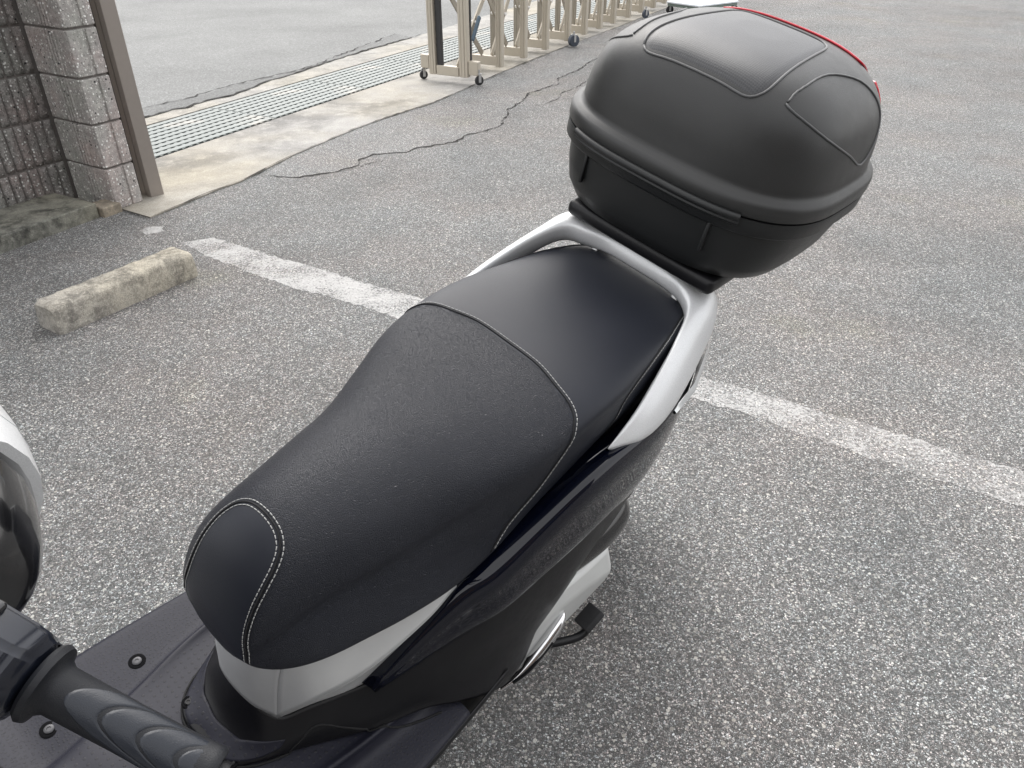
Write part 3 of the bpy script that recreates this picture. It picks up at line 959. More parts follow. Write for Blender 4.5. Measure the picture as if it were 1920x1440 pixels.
# ---- side fairing, left and right
fair = [
    [(0.3300, 0.1160, 0.4130), (0.3280, 0.1330, 0.4200), (0.3276, 0.1354, 0.4182), (0.3260, 0.1360, 0.4140), (0.3240, 0.1360, 0.4080), (0.3220, 0.1340, 0.4020)],
    [(0.2130, 0.1260, 0.5440), (0.2130, 0.1520, 0.5480), (0.2118, 0.1680, 0.5372), (0.2070, 0.1720, 0.5120), (0.2040, 0.1760, 0.4800), (0.1980, 0.1680, 0.4460)],
    [(0.1600, 0.1380, 0.5860), (0.1600, 0.1710, 0.5920), (0.1580, 0.1886, 0.5779), (0.1500, 0.1930, 0.5450), (0.1420, 0.1970, 0.5050), (0.1300, 0.1840, 0.4620)],
    [(0.0880, 0.1430, 0.6240), (0.0880, 0.1810, 0.6400), (0.0852, 0.1986, 0.6235), (0.0740, 0.2030, 0.5850), (0.0620, 0.2060, 0.5350), (0.0500, 0.1900, 0.4780)],
    [(0.0150, 0.1480, 0.6560), (0.0150, 0.1880, 0.6800), (0.0120, 0.2056, 0.6605), (0.0000, 0.2100, 0.6150), (-0.0100, 0.2120, 0.5600), (-0.0250, 0.1950, 0.4940)],
    [(-0.0550, 0.1500, 0.6710), (-0.0520, 0.1910, 0.6940), (-0.0556, 0.2078, 0.6748), (-0.0700, 0.2120, 0.6300), (-0.0800, 0.2130, 0.5750), (-0.0950, 0.1960, 0.5050)],
    [(-0.1500, 0.1480, 0.6780), (-0.1500, 0.1930, 0.6940), (-0.1530, 0.2042, 0.6748), (-0.1650, 0.2070, 0.6300), (-0.1750, 0.2060, 0.5750), (-0.1900, 0.1880, 0.5050)],
    [(-0.2350, 0.1380, 0.6880), (-0.2350, 0.1840, 0.7050), (-0.2380, 0.1904, 0.6885), (-0.2500, 0.1920, 0.6500), (-0.2580, 0.1880, 0.6000), (-0.2700, 0.1700, 0.5400)],
    [(-0.3200, 0.1130, 0.7030), (-0.3200, 0.1580, 0.7220), (-0.3230, 0.1596, 0.7094), (-0.3350, 0.1600, 0.6800), (-0.3400, 0.1550, 0.6450), (-0.3450, 0.1380, 0.6050)],
    [(-0.4300, 0.0730, 0.7230), (-0.4300, 0.1080, 0.7450), (-0.4320, 0.1064, 0.7360), (-0.4400, 0.1060, 0.7150), (-0.4450, 0.1000, 0.6900), (-0.4450, 0.0850, 0.6600)],
    [(-0.5300, 0.0180, 0.7380), (-0.5350, 0.0450, 0.7550), (-0.5360, 0.0450, 0.7490), (-0.5400, 0.0450, 0.7350), (-0.5400, 0.0400, 0.7150), (-0.5400, 0.0300, 0.7000)],
]
for mir in (False, True):
    sheet('side_fairing', fair, M['navy'], scooter, 6, 7, .003, mir)
# ---- silver panel under the nose of the seat
Tc = [(.405, .070, .60), (.430, .067, .50), (.438, .066, .384)]
fp = [[(.440, 0, .60), (.462, 0, .52), (.464, 0, .425)], [(.430, .035, .60), (.455, .037, .51), (.457, .038, .411)], Tc]
sheet('front_panel', [[(x, -y, z) for x, y, z in r] for r in fp[:0:-1]] + fp, M['satin_silver'], scooter, 7, 8, .003)
up_ = [Tc, [(.370, .098, .60), (.390, .088, .53), (.401, .105, .447)], [(.315, .118, .60), (.326, .106, .54), (.337, .132, .484)],
       [(.240, .132, .60), (.250, .132, .57), (.254, .148, .534)], [(.190, .142, .61), (.198, .142, .59), (.200, .148, .565)]]
lo_ = [[Tc[2], (.4379, .0659, .3838), (.4378, .0658, .3836)], [(.401, .105, .447), (.397, .090, .420), (.396, .084, .392)], [(.337, .132, .484), (.331, .116, .445), (.330, .114, .405)],
       [(.254, .148, .534), (.249, .138, .505), (.248, .136, .470)], [(.200, .148, .565), (.197, .143, .545), (.195, .140, .52)]]
for mir in (False, True):
    sheet('side_trim', up_, M['satin_silver'], scooter, 6, 8, .003, mir)
    sheet('lower_trim', lo_, M['satin_silver'], scooter, 6, 5, .003, mir)

# ---- centre cover with step panels (behind the feet)
cc = [
    [(.462, 0, .428), (.470, 0, .385), (.484, 0, .357), (.505, 0, .345), (.520, 0, .340)],
    [(.455, .038, .415), (.465, .046, .375), (.482, .050, .350), (.503, .048, .343), (.519, .040, .338)],
    [(.436, .066, .387), (.452, .080, .358), (.466, .084, .342), (.482, .078, .337), (.496, .070, .334)],
    [(.396, .086, .395), (.408, .104, .362), (.414, .108, .342), (.420, .106, .333), (.430, .100, .330)],
    [(.328, .118, .408), (.334, .130, .372), (.336, .140, .350), (.333, .147, .337), (.328, .153, .330)],
    [(.262, .148, .432), (.262, .158, .395), (.260, .167, .362), (.258, .173, .340), (.255, .180, .328)],
    [(.198, .164, .450), (.196, .178, .410), (.195, .188, .365), (.197, .198, .335), (.200, .206, .312)],
    [(.130, .180, .466), (.127, .190, .420), (.124, .198, .360), (.128, .211, .315), (.135, .222, .282)],
    [(.050, .186, .482), (.050, .194, .430), (.050, .199, .360), (.052, .204, .280), (.055, .208, .215)],
    [(-.025, .191, .498), (-.027, .197, .440), (-.032, .197, .380), (-.038, .194, .320), (-.045, .190, .265)],
    [(-.095, .192, .509), (-.098, .195, .470), (-.104, .193, .420), (-.115, .185, .370), (-.125, .178, .325)],
    [(-.190, .184, .509), (-.194, .185, .480), (-.200, .182, .450), (-.208, .174, .415), (-.215, .165, .380)],
    [(-.270, .166, .544), (-.274, .164, .523), (-.278, .160, .500), (-.284, .150, .475), (-.290, .140, .455)],
]
fullc = [[(x, -y, z) for x, y, z in r] for r in cc[:0:-1]] + cc
sheet('center_cover', fullc, M['matte_black'], scooter, 6, 5, .003)
# floor: tunnel in the middle, low step boards outside
def frow(x, edge=.240, tz=.338, ridge=.118, sc=1.0):
    return [(x, -edge, .294), (x, -edge + .004, .300), (x, -(ridge + .05), .301), (x, -(ridge + .016), .303), (x, -(ridge + .004), .318), (x, -ridge, .328), (x, -ridge + .02, tz - .004), (x, -.05, tz), (x, 0, tz),
            (x, .05, tz), (x, ridge - .02, tz - .004), (x, ridge, .328), (x, ridge + .004, .318), (x, ridge + .016, .303), (x, ridge + .05, .301), (x, edge - .004, .300), (x, edge, .294)]
fl = [frow(.20, .226, .320, .165), frow(.30, .236, .322, .160), frow(.38, .240, .326, .155), frow(.46, .242, .330, .145), frow(.54, .243, .333, .125), frow(.62, .240, .338, .108), frow(.70, .232, .350, .10), frow(.78, .215, .40, .10), frow(.84, .20, .47, .11)]
fl[-2] = [(x, y, z + .06) for x, y, z in fl[-2]]; fl[-1] = [(x + .01, y, z + .16) for x, y, z in fl[-1]]
v_, f_, R_, k_ = surf(fl, 8, 4)
me = mesh_from(v_, f_)
fo = link('floor_panel', me, None, scooter)
me.materials.append(M['step_dots']); me.materials.append(M['step_mat']); me.materials.append(M['step_plain'])
for f in me.polygons:
    c = f.center
    rdg = interp(c.x, [(.20, .165), (.38, .155), (.46, .145), (.54, .125), (.62, .108), (.7, .10)])
    ay = abs(c.y)
    f.material_index = 1 if ay > rdg + .018 else (2 if ay > rdg - .008 or (c.x > .50 and c.x < .56 and c.y > -.015) or c.x > .74 else 0)
m = fo.modifiers.new('thick', 'SOLIDIFY'); m.thickness = .003; m.offset = 0
# skirt below the boards
def skirt(s_):
    rows = []
    for x, w in ((.10, .215), (.20, .226), (.30, .236), (.38, .240), (.46, .242), (.54, .243), (.62, .240), (.70, .232), (.80, .21)):
        rows.append([(x, s_ * w, .296), (x, s_ * (w + .002), .280), (x, s_ * (w - .012), .245), (x, s_ * (w - .05), .205)])
    return rows
for s_ in (1, -1):
    sheet('floor_skirt', skirt(s_), M['matte_black'], scooter, 4, 4, .003)
# service lid seam in front of the seat
fb = bmesh.new(); fb.from_mesh(me)
tmp_c = [o_ for o_ in scooter.children if o_.name.startswith('center_cover')][0]
fb.from_mesh(tmp_c.data)
floor_bvh = BVHTree.FromBMesh(fb); fb.free()
def drape(pts, off=.0030):
    out = []
    for p in pts:
        co, nrm, _, _ = floor_bvh.ray_cast(Vector((p[0], p[1], .60)), Vector((0, 0, -1)))
        if co is None: co = Vector((p[0], p[1], .33)); nrm = Vector((0, 0, 1))
        out.append(co + Vector((0, 0, off)))
    return out
lid_half = [(.525, 0), (.524, .030), (.518, .048), (.505, .066), (.484, .082), (.455, .094), (.425, .102), (.400, .106), (.365, .130), (.328, .155), (.280, .178), (.233, .195)]
lid = [(x, -y) for x, y in lid_half[:0:-1]] + lid_half
P = drape([tuple(p)[:2] for p in resample(catmull([(x, y, 0) for x, y in lid], 8), .004)])
bm = bmesh.new(); tube(bm, P, .0020, 6); obj_bm('lid_seam', bm, M['seam'], fo, True)
# step plate of the lid, paler purple-grey like the boards
lp = [
    [(.521, 0), (.505, 0), (.492, 0)], [(.519, .030), (.502, .028), (.488, .026)], [(.512, .050), (.497, .047), (.484, .044)],
    [(.500, .064), (.487, .060), (.476, .056)], [(.480, .078), (.470, .075), (.462, .073)], [(.452, .090), (.446, .090), (.441, .089)]]
lpf = [[(x, -y) for x, y in r] for r in lp[:0:-1]] + lp
rows = [[tuple(q) for q in drape(r, .0022)] for r in lpf]
sheet('step_plate', rows, M['step_dots'], scooter, 5, 4, .002)
bm = bmesh.new()
P = drape([(.560, .03), (.548, -.01), (.530, -.03)]); tube(bm, catmull(P, 5), .001, 5)
obj_bm('panel_line', bm, M['seam'], fo, True)
# bolts
def bolt(p, r, nrm=(0, 0, 1)):
    Mx = axis_matrix(p, nrm)
    bm = bmesh.new(); lathe(bm, [(-.004, r * 1.85), (-.0016, r * 1.85), (-.0010, r * 1.65), (-.0012, r * 1.3)], Mx, 28)
    o_ = obj_bm('bolt_recess', bm, M['core_black'], scooter, False, None, 35)
    bm = bmesh.new(); lathe(bm, [(-.003, r), (-.0002, r), (.0006, r * .8), (.0006, r * .45), (-.0004, r * .4)], Mx, 24)
    obj_bm('bolt_head', bm, M['matte_black'] if r < .006 else M['bolt'], o_, False, None, 35)
for p, r in (((.505, -.052), .0052), ((.507, .058), .0052), ((.520, -.178), .0068), ((.520, .178), .0068), ((.655, -.165), .0068), ((.655, .165), .0068)):
    q = drape([p], .0034)[0]
    bolt(q, r)

# ---- silver grab rail
rail = [  # inner top, crown, outer top, outer low, inner low
    [(-.055, .180, .699), (-.058, .182, .700), (-.062, .184, .699), (-.062, .184, .694), (-.058, .181, .694)],
    [(-.085, .178, .717), (-.100, .190, .714), (-.112, .200, .703), (-.112, .198, .690), (-.090, .180, .690)],
    [(-.120, .174, .737), (-.140, .190, .733), (-.160, .203, .714), (-.158, .200, .696), (-.128, .177, .700)],
    [(-.172, .163, .765), (-.195, .181, .759), (-.217, .195, .735), (-.214, .191, .715), (-.180, .166, .722)],
    [(-.235, .147, .795), (-.260, .165, .790), (-.282, .178, .763), (-.278, .173, .743), (-.242, .150, .755)],
    [(-.285, .128, .820), (-.312, .147, .817), (-.338, .158, .795), (-.332, .153, .775), (-.292, .131, .785)],
    [(-.306, .098, .832), (-.335, .115, .835), (-.366, .128, .820), (-.360, .122, .800), (-.315, .100, .800)],
    [(-.322, .055, .834), (-.350, .062, .841), (-.380, .070, .832), (-.375, .066, .812), (-.322, .055, .805)],
    [(-.324, 0, .835), (-.350, 0, .843), (-.384, 0, .836), (-.378, 0, .815), (-.322, 0, .806)],
]
def right_arm(x, y, z):    # the far arm sits a little prouder of the seat
    k = min(1, max(0, (y - .10) / .05))
    return (x, -y - .006 * k, z + .024 * k)
rfull = rail + [[right_arm(*p) for p in r] for r in rail[-2::-1]]
v_, f_, R_, k_ = surf(rfull, 8, 4, True)
f_.append(tuple(range(k_))); f_.append(tuple(range((R_ - 1) * k_, R_ * k_))[::-1])
link('grab_rail', mesh_from(v_, f_), M['silver'], scooter)
# carrier plate of the top case
def plate(bm):
    for i in range(6):
        pass
    box(bm, V(-.341, 0, .860), (.088, .292, .028), None, .010, 3)
    box(bm, V(-.40, 0, .850), (.16, .24, .022), None, .008, 3)
    for k in (-.085, -.03, .035, .09):
        box(bm, V(-.309, k, .851), (.014, .020, .012), None, .005, 2)
spart('carrier_plate', plate, M['matte_black'], 35)
def inner_tail(bm):
    st = [(-.405, .095, .765), (-.44, .085, .772), (-.49, .06, .770), (-.53, .035, .762)]
    rr = [[bm.verts.new(V(x, y * w, z + .012 * (1 - y * y))) for y in (-1, -.6, 0, .6, 1)] for x, w, z in st]
    for a_, b_ in zip(rr, rr[1:]):
        for k in range(4): bm.faces.new((a_[k], a_[k + 1], b_[k + 1], b_[k]))
spart('tail_cowl', inner_tail, M['silver'], 60, None, True)
def brk(bm):
    for s_ in (-1, 1):
        box(bm, V(-.345, s_ * .085, .795), (.05, .014, .055), Matrix.Rotation(radians(-25), 3, 'Y'), .003, 2)
spart('rail_bracket', brk, M['zinc'])
# tail lamp and flank lens
def lens(bm):
    for s_ in (1, -1):
        rr = []
        for x, y, z, h in ((-.215, .190, .690, .012), (-.27, .186, .705, .035), (-.34, .160, .722, .045), (-.42, .118, .735, .045), (-.50, .065, .742, .040)):
            rr.append([bm.verts.new(V(x, s_ * (y + .004), z + h * .3)), bm.verts.new(V(x, s_ * (y + .011), z)), bm.verts.new(V(x, s_ * (y + .002), z - h))])
        for a_, b_ in zip(rr, rr[1:]):
            for k in range(2): bm.faces.new((a_[k], a_[k + 1], b_[k + 1], b_[k]))
spart('tail_lamp', lens, M['clear'], 60, None, True)
spart('rear_lamp', lambda bm: box(bm, V(-.545, 0, .73), (.03, .08, .05), None, .01, 3), M['red'])

# ---- drivetrain, rear wheel, stand pedal, footrest
cv = []
for x, prof_ in ((.05, ((.10, .33), (.185, .325), (.200, .300), (.204, .200), (.17, .150), (.10, .15))),
                 (-.06, ((.10, .335), (.187, .330), (.203, .300), (.206, .205), (.17, .150), (.10, .15))),
                 (-.13, ((.10, .335), (.190, .330), (.208, .296), (.205, .215), (.17, .165), (.10, .16))),
                 (-.205, ((.10, .330), (.188, .325), (.212, .276), (.206, .240), (.17, .195), (.10, .19))),
                 (-.224, ((.10, .320), (.170, .316), (.192, .276), (.188, .246), (.16, .21), (.10, .21)))):
    cv.append([(x, y, z) for y, z in prof_])
v_, f_, R_, k_ = surf(cv, 1, 1, True)
f_.append(tuple(range(k_))); f_.append(tuple(range((R_ - 1) * k_, R_ * k_))[::-1])
tc = link('transmission_cover', mesh_from(v_, f_), M['cvt_silver'], scooter, False)
m_ = tc.modifiers.new('round', 'BEVEL'); m_.width = .008; m_.segments = 3; m_.limit_method = 'ANGLE'; m_.angle_limit = radians(18); m_.harden_normals = False
tc.data.set_sharp_from_angle(angle=radians(30))
cv2 = [[(x, .06 + (y - .10) * .8, z - .02) for x, y, z in r] for r in (
    [(-.25, .10, .29), (-.25, .15, .285), (-.25, .175, .26), (-.25, .175, .22), (-.25, .15, .19), (-.25, .10, .19)],
    [(-.40, .10, .31), (-.40, .15, .305), (-.40, .165, .28), (-.40, .165, .24), (-.40, .15, .21), (-.40, .10, .21)],
    [(-.46, .10, .33), (-.46, .14, .325), (-.46, .155, .31), (-.46, .155, .27), (-.46, .14, .25), (-.46, .10, .25)])]
v_, f_, R_, k_ = surf(cv2, 5, 3, True)
f_.append(tuple(range(k_))); f_.append(tuple(range((R_ - 1) * k_, R_ * k_))[::-1])
link('swingarm', mesh_from(v_, f_), M['matte_black'], scooter)
ac = [
    [(-.07, .13, .42), (-.07, .178, .40), (-.07, .188, .36), (-.07, .17, .33), (-.07, .13, .33)],
    [(-.16, .13, .43), (-.16, .182, .41), (-.165, .198, .375), (-.16, .18, .335), (-.16, .13, .33)],
    [(-.23, .13, .435), (-.23, .176, .42), (-.235, .192, .385), (-.23, .175, .345), (-.23, .13, .34)],
    [(-.262, .13, .42), (-.265, .16, .41), (-.268, .168, .385), (-.265, .16, .36), (-.262, .13, .35)],
]
v_, f_, R_, k_ = surf(ac, 6, 4, True)
f_.append(tuple(range(k_))); f_.append(tuple(range((R_ - 1) * k_, R_ * k_))[::-1])
link('air_filter_cover', mesh_from(v_, f_), M['black_gloss'], scooter)
def wheel(cx, cz, r, w):
    Mx = axis_matrix((cx, 0, cz), (0, 1, 0))
    bm = bmesh.new()
    lathe(bm, [(-w * .3, r * .74), (-w * .5, r * .84), (-w * .42, r * .95), (0, r), (w * .42, r * .95), (w * .5, r * .84), (w * .3, r * .74)], Mx, 56)
    o_ = obj_bm('wheel', bm, M['rubber'], scooter, False, None, 45)
    bm = bmesh.new()
    lathe(bm, [(-w * .3, r * .75), (-w * .25, r * .68), (w * .25, r * .68), (w * .3, r * .75)], Mx, 48)
    lathe(bm, [(-w * .4, r * .16), (w * .4, r * .16)], Mx, 20)
    for k in range(5):
        a_ = 2 * pi * k / 5
        d = Vector((cos(a_), 0, sin(a_)))
        box(bm, Vector((cx, 0, cz)) + d * r * .42, (r * .56, .02, .035), rot_from(d, Vector((0, 1, 0))), .004, 2)
    obj_bm('rim', bm, M['cvt_silver'], o_, False, None, 35)
wheel(-.38, .275, .265, .10)
wheel(.955, .275, .265, .09)
def arm(bm):
    P = catmull([(-.02, .150, .13), (-.075, .185, .12), (-.125, .212, .115), (-.155, .224, .118), (-.180, .226, .14)], 6)
    tube(bm, P, .0085, 10)
st = spart('stand_lever', arm, M['matte_black'], 40)
def pedal(bm):
    Rr = Matrix.Rotation(radians(-20), 3, 'Z') @ Matrix.Rotation(radians(28), 3, 'X') @ Matrix.Rotation(radians(35), 3, 'Y')
    box(bm, V(-.185, .214, .135), (.050, .044, .017), Rr, .004, 2)
obj_bm('pedal_pad', (lambda b: (pedal(b), b)[1])(bmesh.new()), M['rubber'], st, False, None, 35)
def foot(bm):
    P = catmull([(.075, .203, .172), (.040, .212, .195), (-.005, .214, .232), (-.050, .210, .268), (-.072, .200, .272)], 7)
    tube(bm, P, [.003 + .011 * sin(pi * min(1, (i + 1.5) / (len(P)))) for i in range(len(P))], 10)
spart('passenger_footrest', foot, M['chrome'], 60, None, True)
spart('footrest_trim', lambda bm: tube(bm, catmull([(.06, .214, .192), (.03, .223, .215), (-.02, .224, .250)], 6), .0035, 6), M['matte_black'], 60)
# side stand holding the lean
spart('side_stand', lambda bm: tube(bm, catmull([(.30, .10, .20), (.31, .17, .09), (.315, .20, .052)], 5), .010, 10), M['matte_black'], 40)
# engine block and exhaust, below the covers
spart('engine', lambda bm: box(bm, V(-.05, 0, .26), (.42, .18, .20), None, .03, 3), M['core_black'])
def exh(bm):
    P = catmull([(-.10, -.12, .22), (-.22, -.17, .23), (-.34, -.18, .26), (-.50, -.18, .31)], 6)
    tube(bm, P, [.02 + .028 * min(1, i / 8) for i in range(len(P))], 16)
spart('exhaust', exh, M['core_black'], 40)
# leg shield and front body, mostly out of the photograph
shield = [
    [(.83, -.20, .45), (.86, -.12, .50), (.87, 0, .52), (.86, .12, .50), (.83, .20, .45)],
    [(.85, -.22, .62), (.89, -.12, .66), (.90, 0, .68), (.89, .12, .66), (.85, .22, .62)],
    [(.84, -.20, .80), (.90, -.10, .82), (.91, 0, .83), (.90, .10, .82), (.84, .20, .80)],
    [(.86, -.12, .89), (.90, -.07, .90), (.91, 0, .905), (.90, .07, .90), (.86, .12, .89)],
]
sheet('leg_shield', shield, M['matte_black'], scooter, 6, 6, .004)
fs = [[(x + .10 + (.06 if abs(y) < .05 else 0), y * 1.05, z) for x, y, z in r] for r in shield]
sheet('front_shield', fs, M['navy'], scooter, 6, 6, .004)
spart('front_fork', lambda bm: [tube(bm, [(.84, s_ * .07, .62), (.95, s_ * .07, .28)], .018, 12) for s_ in (1, -1)], M['matte_black'], 40)
spart('steering_column', lambda bm: tube(bm, [(.80, 0, .70), (.69, 0, .92)], .022, 12), M['matte_black'], 40)

# ---- handlebar: grip, switch housing, centre cover
ga = V(.666, .178, .962); gb = V(.623, .272, .935)
gdv = (gb - ga).normalized()
hb = empty('handlebar'); hb.parent = scooter
bm = bmesh.new()
P = [ga - gdv * .20, ga - gdv * .10, ga + gdv * .13]
tube(bm, P, .011, 12)
bar_o = obj_bm('bar', bm, M['matte_black'], hb, False, None, 40)
def Mg(s_): return axis_matrix(ga + gdv * s_, gdv)
bm = bmesh.new()
lathe(bm, [(-.004, .012), (-.004, .0240), (-.001, .0262), (.003, .0250), (.005, .0195), (.010, .0162), (.060, .0158), (.105, .0163), (.117, .0172), (.121, .0178), (.124, .0160), (.124, .008)], Mg(0), 40)
grip = obj_bm('grip', bm, M['grip'], hb, False, None, 50)
# raised tongue-shaped pads wrapped round the grip
Mgi = Mg(0)
camdir = (Mgi.inverted().to_3x3() @ (RS.inverted() @ (Vector((0, 0, 1.33)) - OS) - ga)).normalized()
a0 = math.atan2(camdir.y, camdir.x)
for k in range(4):
    s0 = .018 + k * .027
    bm = bmesh.new()
    nn = 14; rows = []
    for i in range(nn + 1):
        u = -1 + 2 * i / nn
        line = []
        bow = .075 * (abs(u) ** 2.0) * (1.0 if u > 0 else .45)
        st_ = s0 + bow; en_ = s0 + .0248 + bow
        en_ = min(en_, .119); st_ = min(st_, .118)
        for j in range(8):
            w_ = (0, .05, .14, .38, .62, .86, .95, 1)[j]
            s_ = st_ + (en_ - st_) * w_
            rr = .0162 + (-.0007 if j in (0, 7) or i in (0, nn) else (.0003 if j in (1, 6) else .0005))
            an = a0 + .1 + u * 1.35
            line.append(bm.verts.new(Mgi @ Vector((rr * cos(an), rr * sin(an), s_))))
        rows.append(line)
    for r0, r1 in zip(rows, rows[1:]):
        for j in range(7): bm.faces.new((r0[j], r1[j], r1[j + 1], r0[j + 1]))
    bmesh.ops.recalc_face_normals(bm, faces=bm.faces)
    obj_bm('grip_pad', bm, M['grip_pad'], grip, True)
# switch housing
def housing(bm):
    st = [(-.005, .021, .0), (-.009, .028, .004), (-.018, .034, .009), (-.055, .037, .011), (-.078, .034, .008), (-.090, .026, .004)]
    n = 8; rr = []
    for s_, r, up_ in st:
        Mx = Mg(s_)
        ox, oy = up_ * cos(a0 + .8), up_ * sin(a0 + .8)
        rr.append([bm.verts.new(Mx @ Vector((ox + (r + .002) * cos(2 * pi * (k + .5) / n + a0), oy + (r + .002) * sin(2 * pi * (k + .5) / n + a0), 0))) for k in range(n)])
    for a_, b_ in zip(rr, rr[1:]):
        for k in range(n): bm.faces.new((a_[k], a_[(k + 1) % n], b_[(k + 1) % n], b_[k]))
    bm.faces.new(rr[0][::-1]); bm.faces.new(rr[-1])
    bmesh.ops.recalc_face_normals(bm, faces=bm.faces)
    bmesh.ops.bevel(bm, geom=list(bm.edges), offset=.0035, segments=3, affect='EDGES')
hso = spart('switch_housing', housing, M['switch'], 30, hb)
def on_h(s_, an, r): return Mg(s_) @ Vector((r * cos(a0 + an), r * sin(a0 + an), 0))
def hbox(bm, s_, an, r, size, bev):
    p = on_h(s_, an, r); nrm = (p - Mg(s_).translation).normalized()
    Rr = rot_from(gdv, nrm.cross(gdv).normalized())
    box(bm, p, size, Rr, bev, 3)
spart('dimmer_button', lambda bm: hbox(bm, -.032, .80, .0455, (.022, .018, .008), .003), M['black_gloss'], 35, hso)
spart('horn_button', lambda bm: hbox(bm, -.052, -.55, .037, (.022, .018, .008), .003), M['black_gloss'], 35, hso)
spart('housing_band', lambda bm: hbox(bm, -.026, .28, .0375, (.003, .026, .006), .001), M['clear'], 35, hso)
spart('switch_plate', lambda bm: hbox(bm, -.032, .80, .0415, (.036, .034, .008), .004), M['switch'], 35, hso)
spart('beam_mark', lambda bm: [hbox(bm, -.0255, .74, .0498, (.005, .0011, .0008), .0003), hbox(bm, -.0285, .82, .0498, (.0011, .005, .0008), .0003), hbox(bm, -.0255, .82, .0498, (.0011, .005, .0008), .0003), hbox(bm, -.0225, .82, .0498, (.0011, .005, .0008), .0003)], M['print'], 35, hso)
spart('brake_lever', lambda bm: tube(bm, catmull([on_h(-.07, 2.2, .035), on_h(-.03, 2.0, .055), on_h(.03, 1.9, .062), on_h(.10, 1.85, .058)], 6), .006, 8), M['matte_black'], 40, hb)
spart('passing_switch', lambda bm: tube(bm, [on_h(-.04, 1.45, .036), on_h(-.020, 1.35, .050)], .004, 8), M['matte_black'], 40, hso)
# centre cover
def dome(y0, y1, grow=0.0):
    C_ = V(.656, -.060, .958); rx, ry, rz = .060 + grow, .160, .074 + grow
    rows = []
    n = 15
    for i in range(n + 1):
        y = y0 + (y1 - y0) * i / n
        t_ = min(.9999, abs(y - C_.y) / ry)
        k = (1 - t_ ** 3.2) ** (1 / 3.2)
        cx = C_.x + .14 * max(0, y + .03)
        rows.append([(cx + rx * k * cos(a_), y, C_.z + rz * k * sin(a_)) for a_ in [2 * pi * j / 20 for j in range(20)]])
    return rows
def dome_obj(name, y0, y1, mat, grow=0):
    rows = dome(y0, y1, grow); k = 20
    v = [Vector(p) for r in rows for p in r]
    f = [(i * k + j, i * k + (j + 1) % k, (i + 1) * k + (j + 1) % k, (i + 1) * k + j) for i in range(len(rows) - 1) for j in range(k)]
    f.append(tuple(range(k))); f.append(tuple(range((len(rows) - 1) * k, len(rows) * k)))
    o_ = link(name, mesh_from(v, f), mat, hb)
    o_.data.set_sharp_from_angle(angle=radians(50))
    return o_
dome_obj('handlebar_cover', -.210, -.028, M['silver'], .009)
dome_obj('cover_rim', -.030, .008, M['silver'], .0085)
dome_obj('meter_visor', .008, .098, M['black_gloss'])

# ------------------------------------------------------------------ top case
CB = V(-.46, 0, .873)
case = empty('top_case', OS + RS @ CB, RS)
tag(case, 'large black rounded luggage top case with red rear lens mounted behind the seat', 'top case')
NE = 3.0
def ring_pts(cx, a, b, z, n=64, e=NE, e2=None):
    out = []
    for k in range(n):
        t_ = 2 * pi * k / n
        c, s_ = cos(t_), sin(t_)
        ee = e
        x = a * (abs(c) ** (2 / ee)) * (1 if c >= 0 else -1)
        y = b * (abs(s_) ** (2 / ee)) * (1 if s_ >= 0 else -1)
        out.append(Vector((cx + x, y, z)))
    return out
lid_lv = [  # cx, a, b, z, exponent
    (-.470, .203, .226, .996, 3.1), (-.470, .205, .228, .999, 3.1), (-.470, .205, .228, 1.014, 3.1), (-.470, .202, .225, 1.021, 3.1), (-.470, .194, .217, 1.0245, 3.1),
    (-.470, .192, .214, 1.030, 3.0), (-.471, .191, .212, 1.050, 3.1), (-.472, .189, .207, 1.080, 3.1), (-.473, .184, .197, 1.110, 3.1), (-.474, .176, .181, 1.134, 3.1), (-.475, .165, .162, 1.152, 3.0),
    (-.475, .150, .140, 1.1655, 2.9), (-.475, .128, .114, 1.1745, 2.8), (-.475, .095, .080, 1.181, 2.6), (-.475, .045, .038, 1.1845, 2.3)]
lvl = [ring_pts(c_, a_, b_ + .003, z_ if z_ < 1.03 else 1.03 + (z_ - 1.03) * .93, 72, e_) for c_, a_, b_, z_, e_ in lid_lv]
def loft_rings(rr, capends=True):
    k = len(rr[0]); v = [p for r in rr for p in r]
    f = [(i * k + j, i * k + (j + 1) % k, (i + 1) * k + (j + 1) % k, (i + 1) * k + j) for i in range(len(rr) - 1) for j in range(k)]
    if capends: f.append(tuple(range(k))[::-1]); f.append(tuple(range((len(rr) - 1) * k, len(rr) * k)))
    return v, f
def densify(rr, n):
    cols = [catmull([r[j] for r in rr], n) for j in range(len(rr[0]))]
    return [[c[i] for c in cols] for i in range(len(cols[0]))]
rr = lvl[:5] + densify(lvl[5:], 4)
v_, f_ = loft_rings([[p - CB for p in r] for r in rr])
lid_me = mesh_from(v_, f_)
lid_o = link('lid', lid_me, M['box_lid'], case)
lid_me.set_sharp_from_angle(angle=radians(55))
bmt = bmesh.new(); bmt.from_mesh(lid_me); lid_bvh = BVHTree.FromBMesh(bmt); bmt.free()
base_lv = [(-.462, .150, .150, .876, 3.2), (-.462, .164, .168, .8745, 3.2), (-.463, .178, .186, .881, 3.2), (-.465, .188, .199, .902, 3.3), (-.467, .193, .208, .935, 3.3), (-.468, .1945, .213, .960, 3.2),
           (-.468, .195, .214, .966, 3.2), (-.469, .199, .221, .968, 3.2), (-.470, .202, .225, .971, 3.2), (-.470, .2035, .2265, .990, 3.1), (-.470, .203, .226, .9935, 3.1)]
bl = [ring_pts(c_, a_, b_ + .003, z_, 72, e_) for c_, a_, b_, z_, e_ in base_lv]
v_, f_ = loft_rings([[p - CB for p in r] for r in bl])
base_o = link('base', mesh_from(v_, f_), M['box_black'], case); base_o.data.set_sharp_from_angle(angle=radians(50))
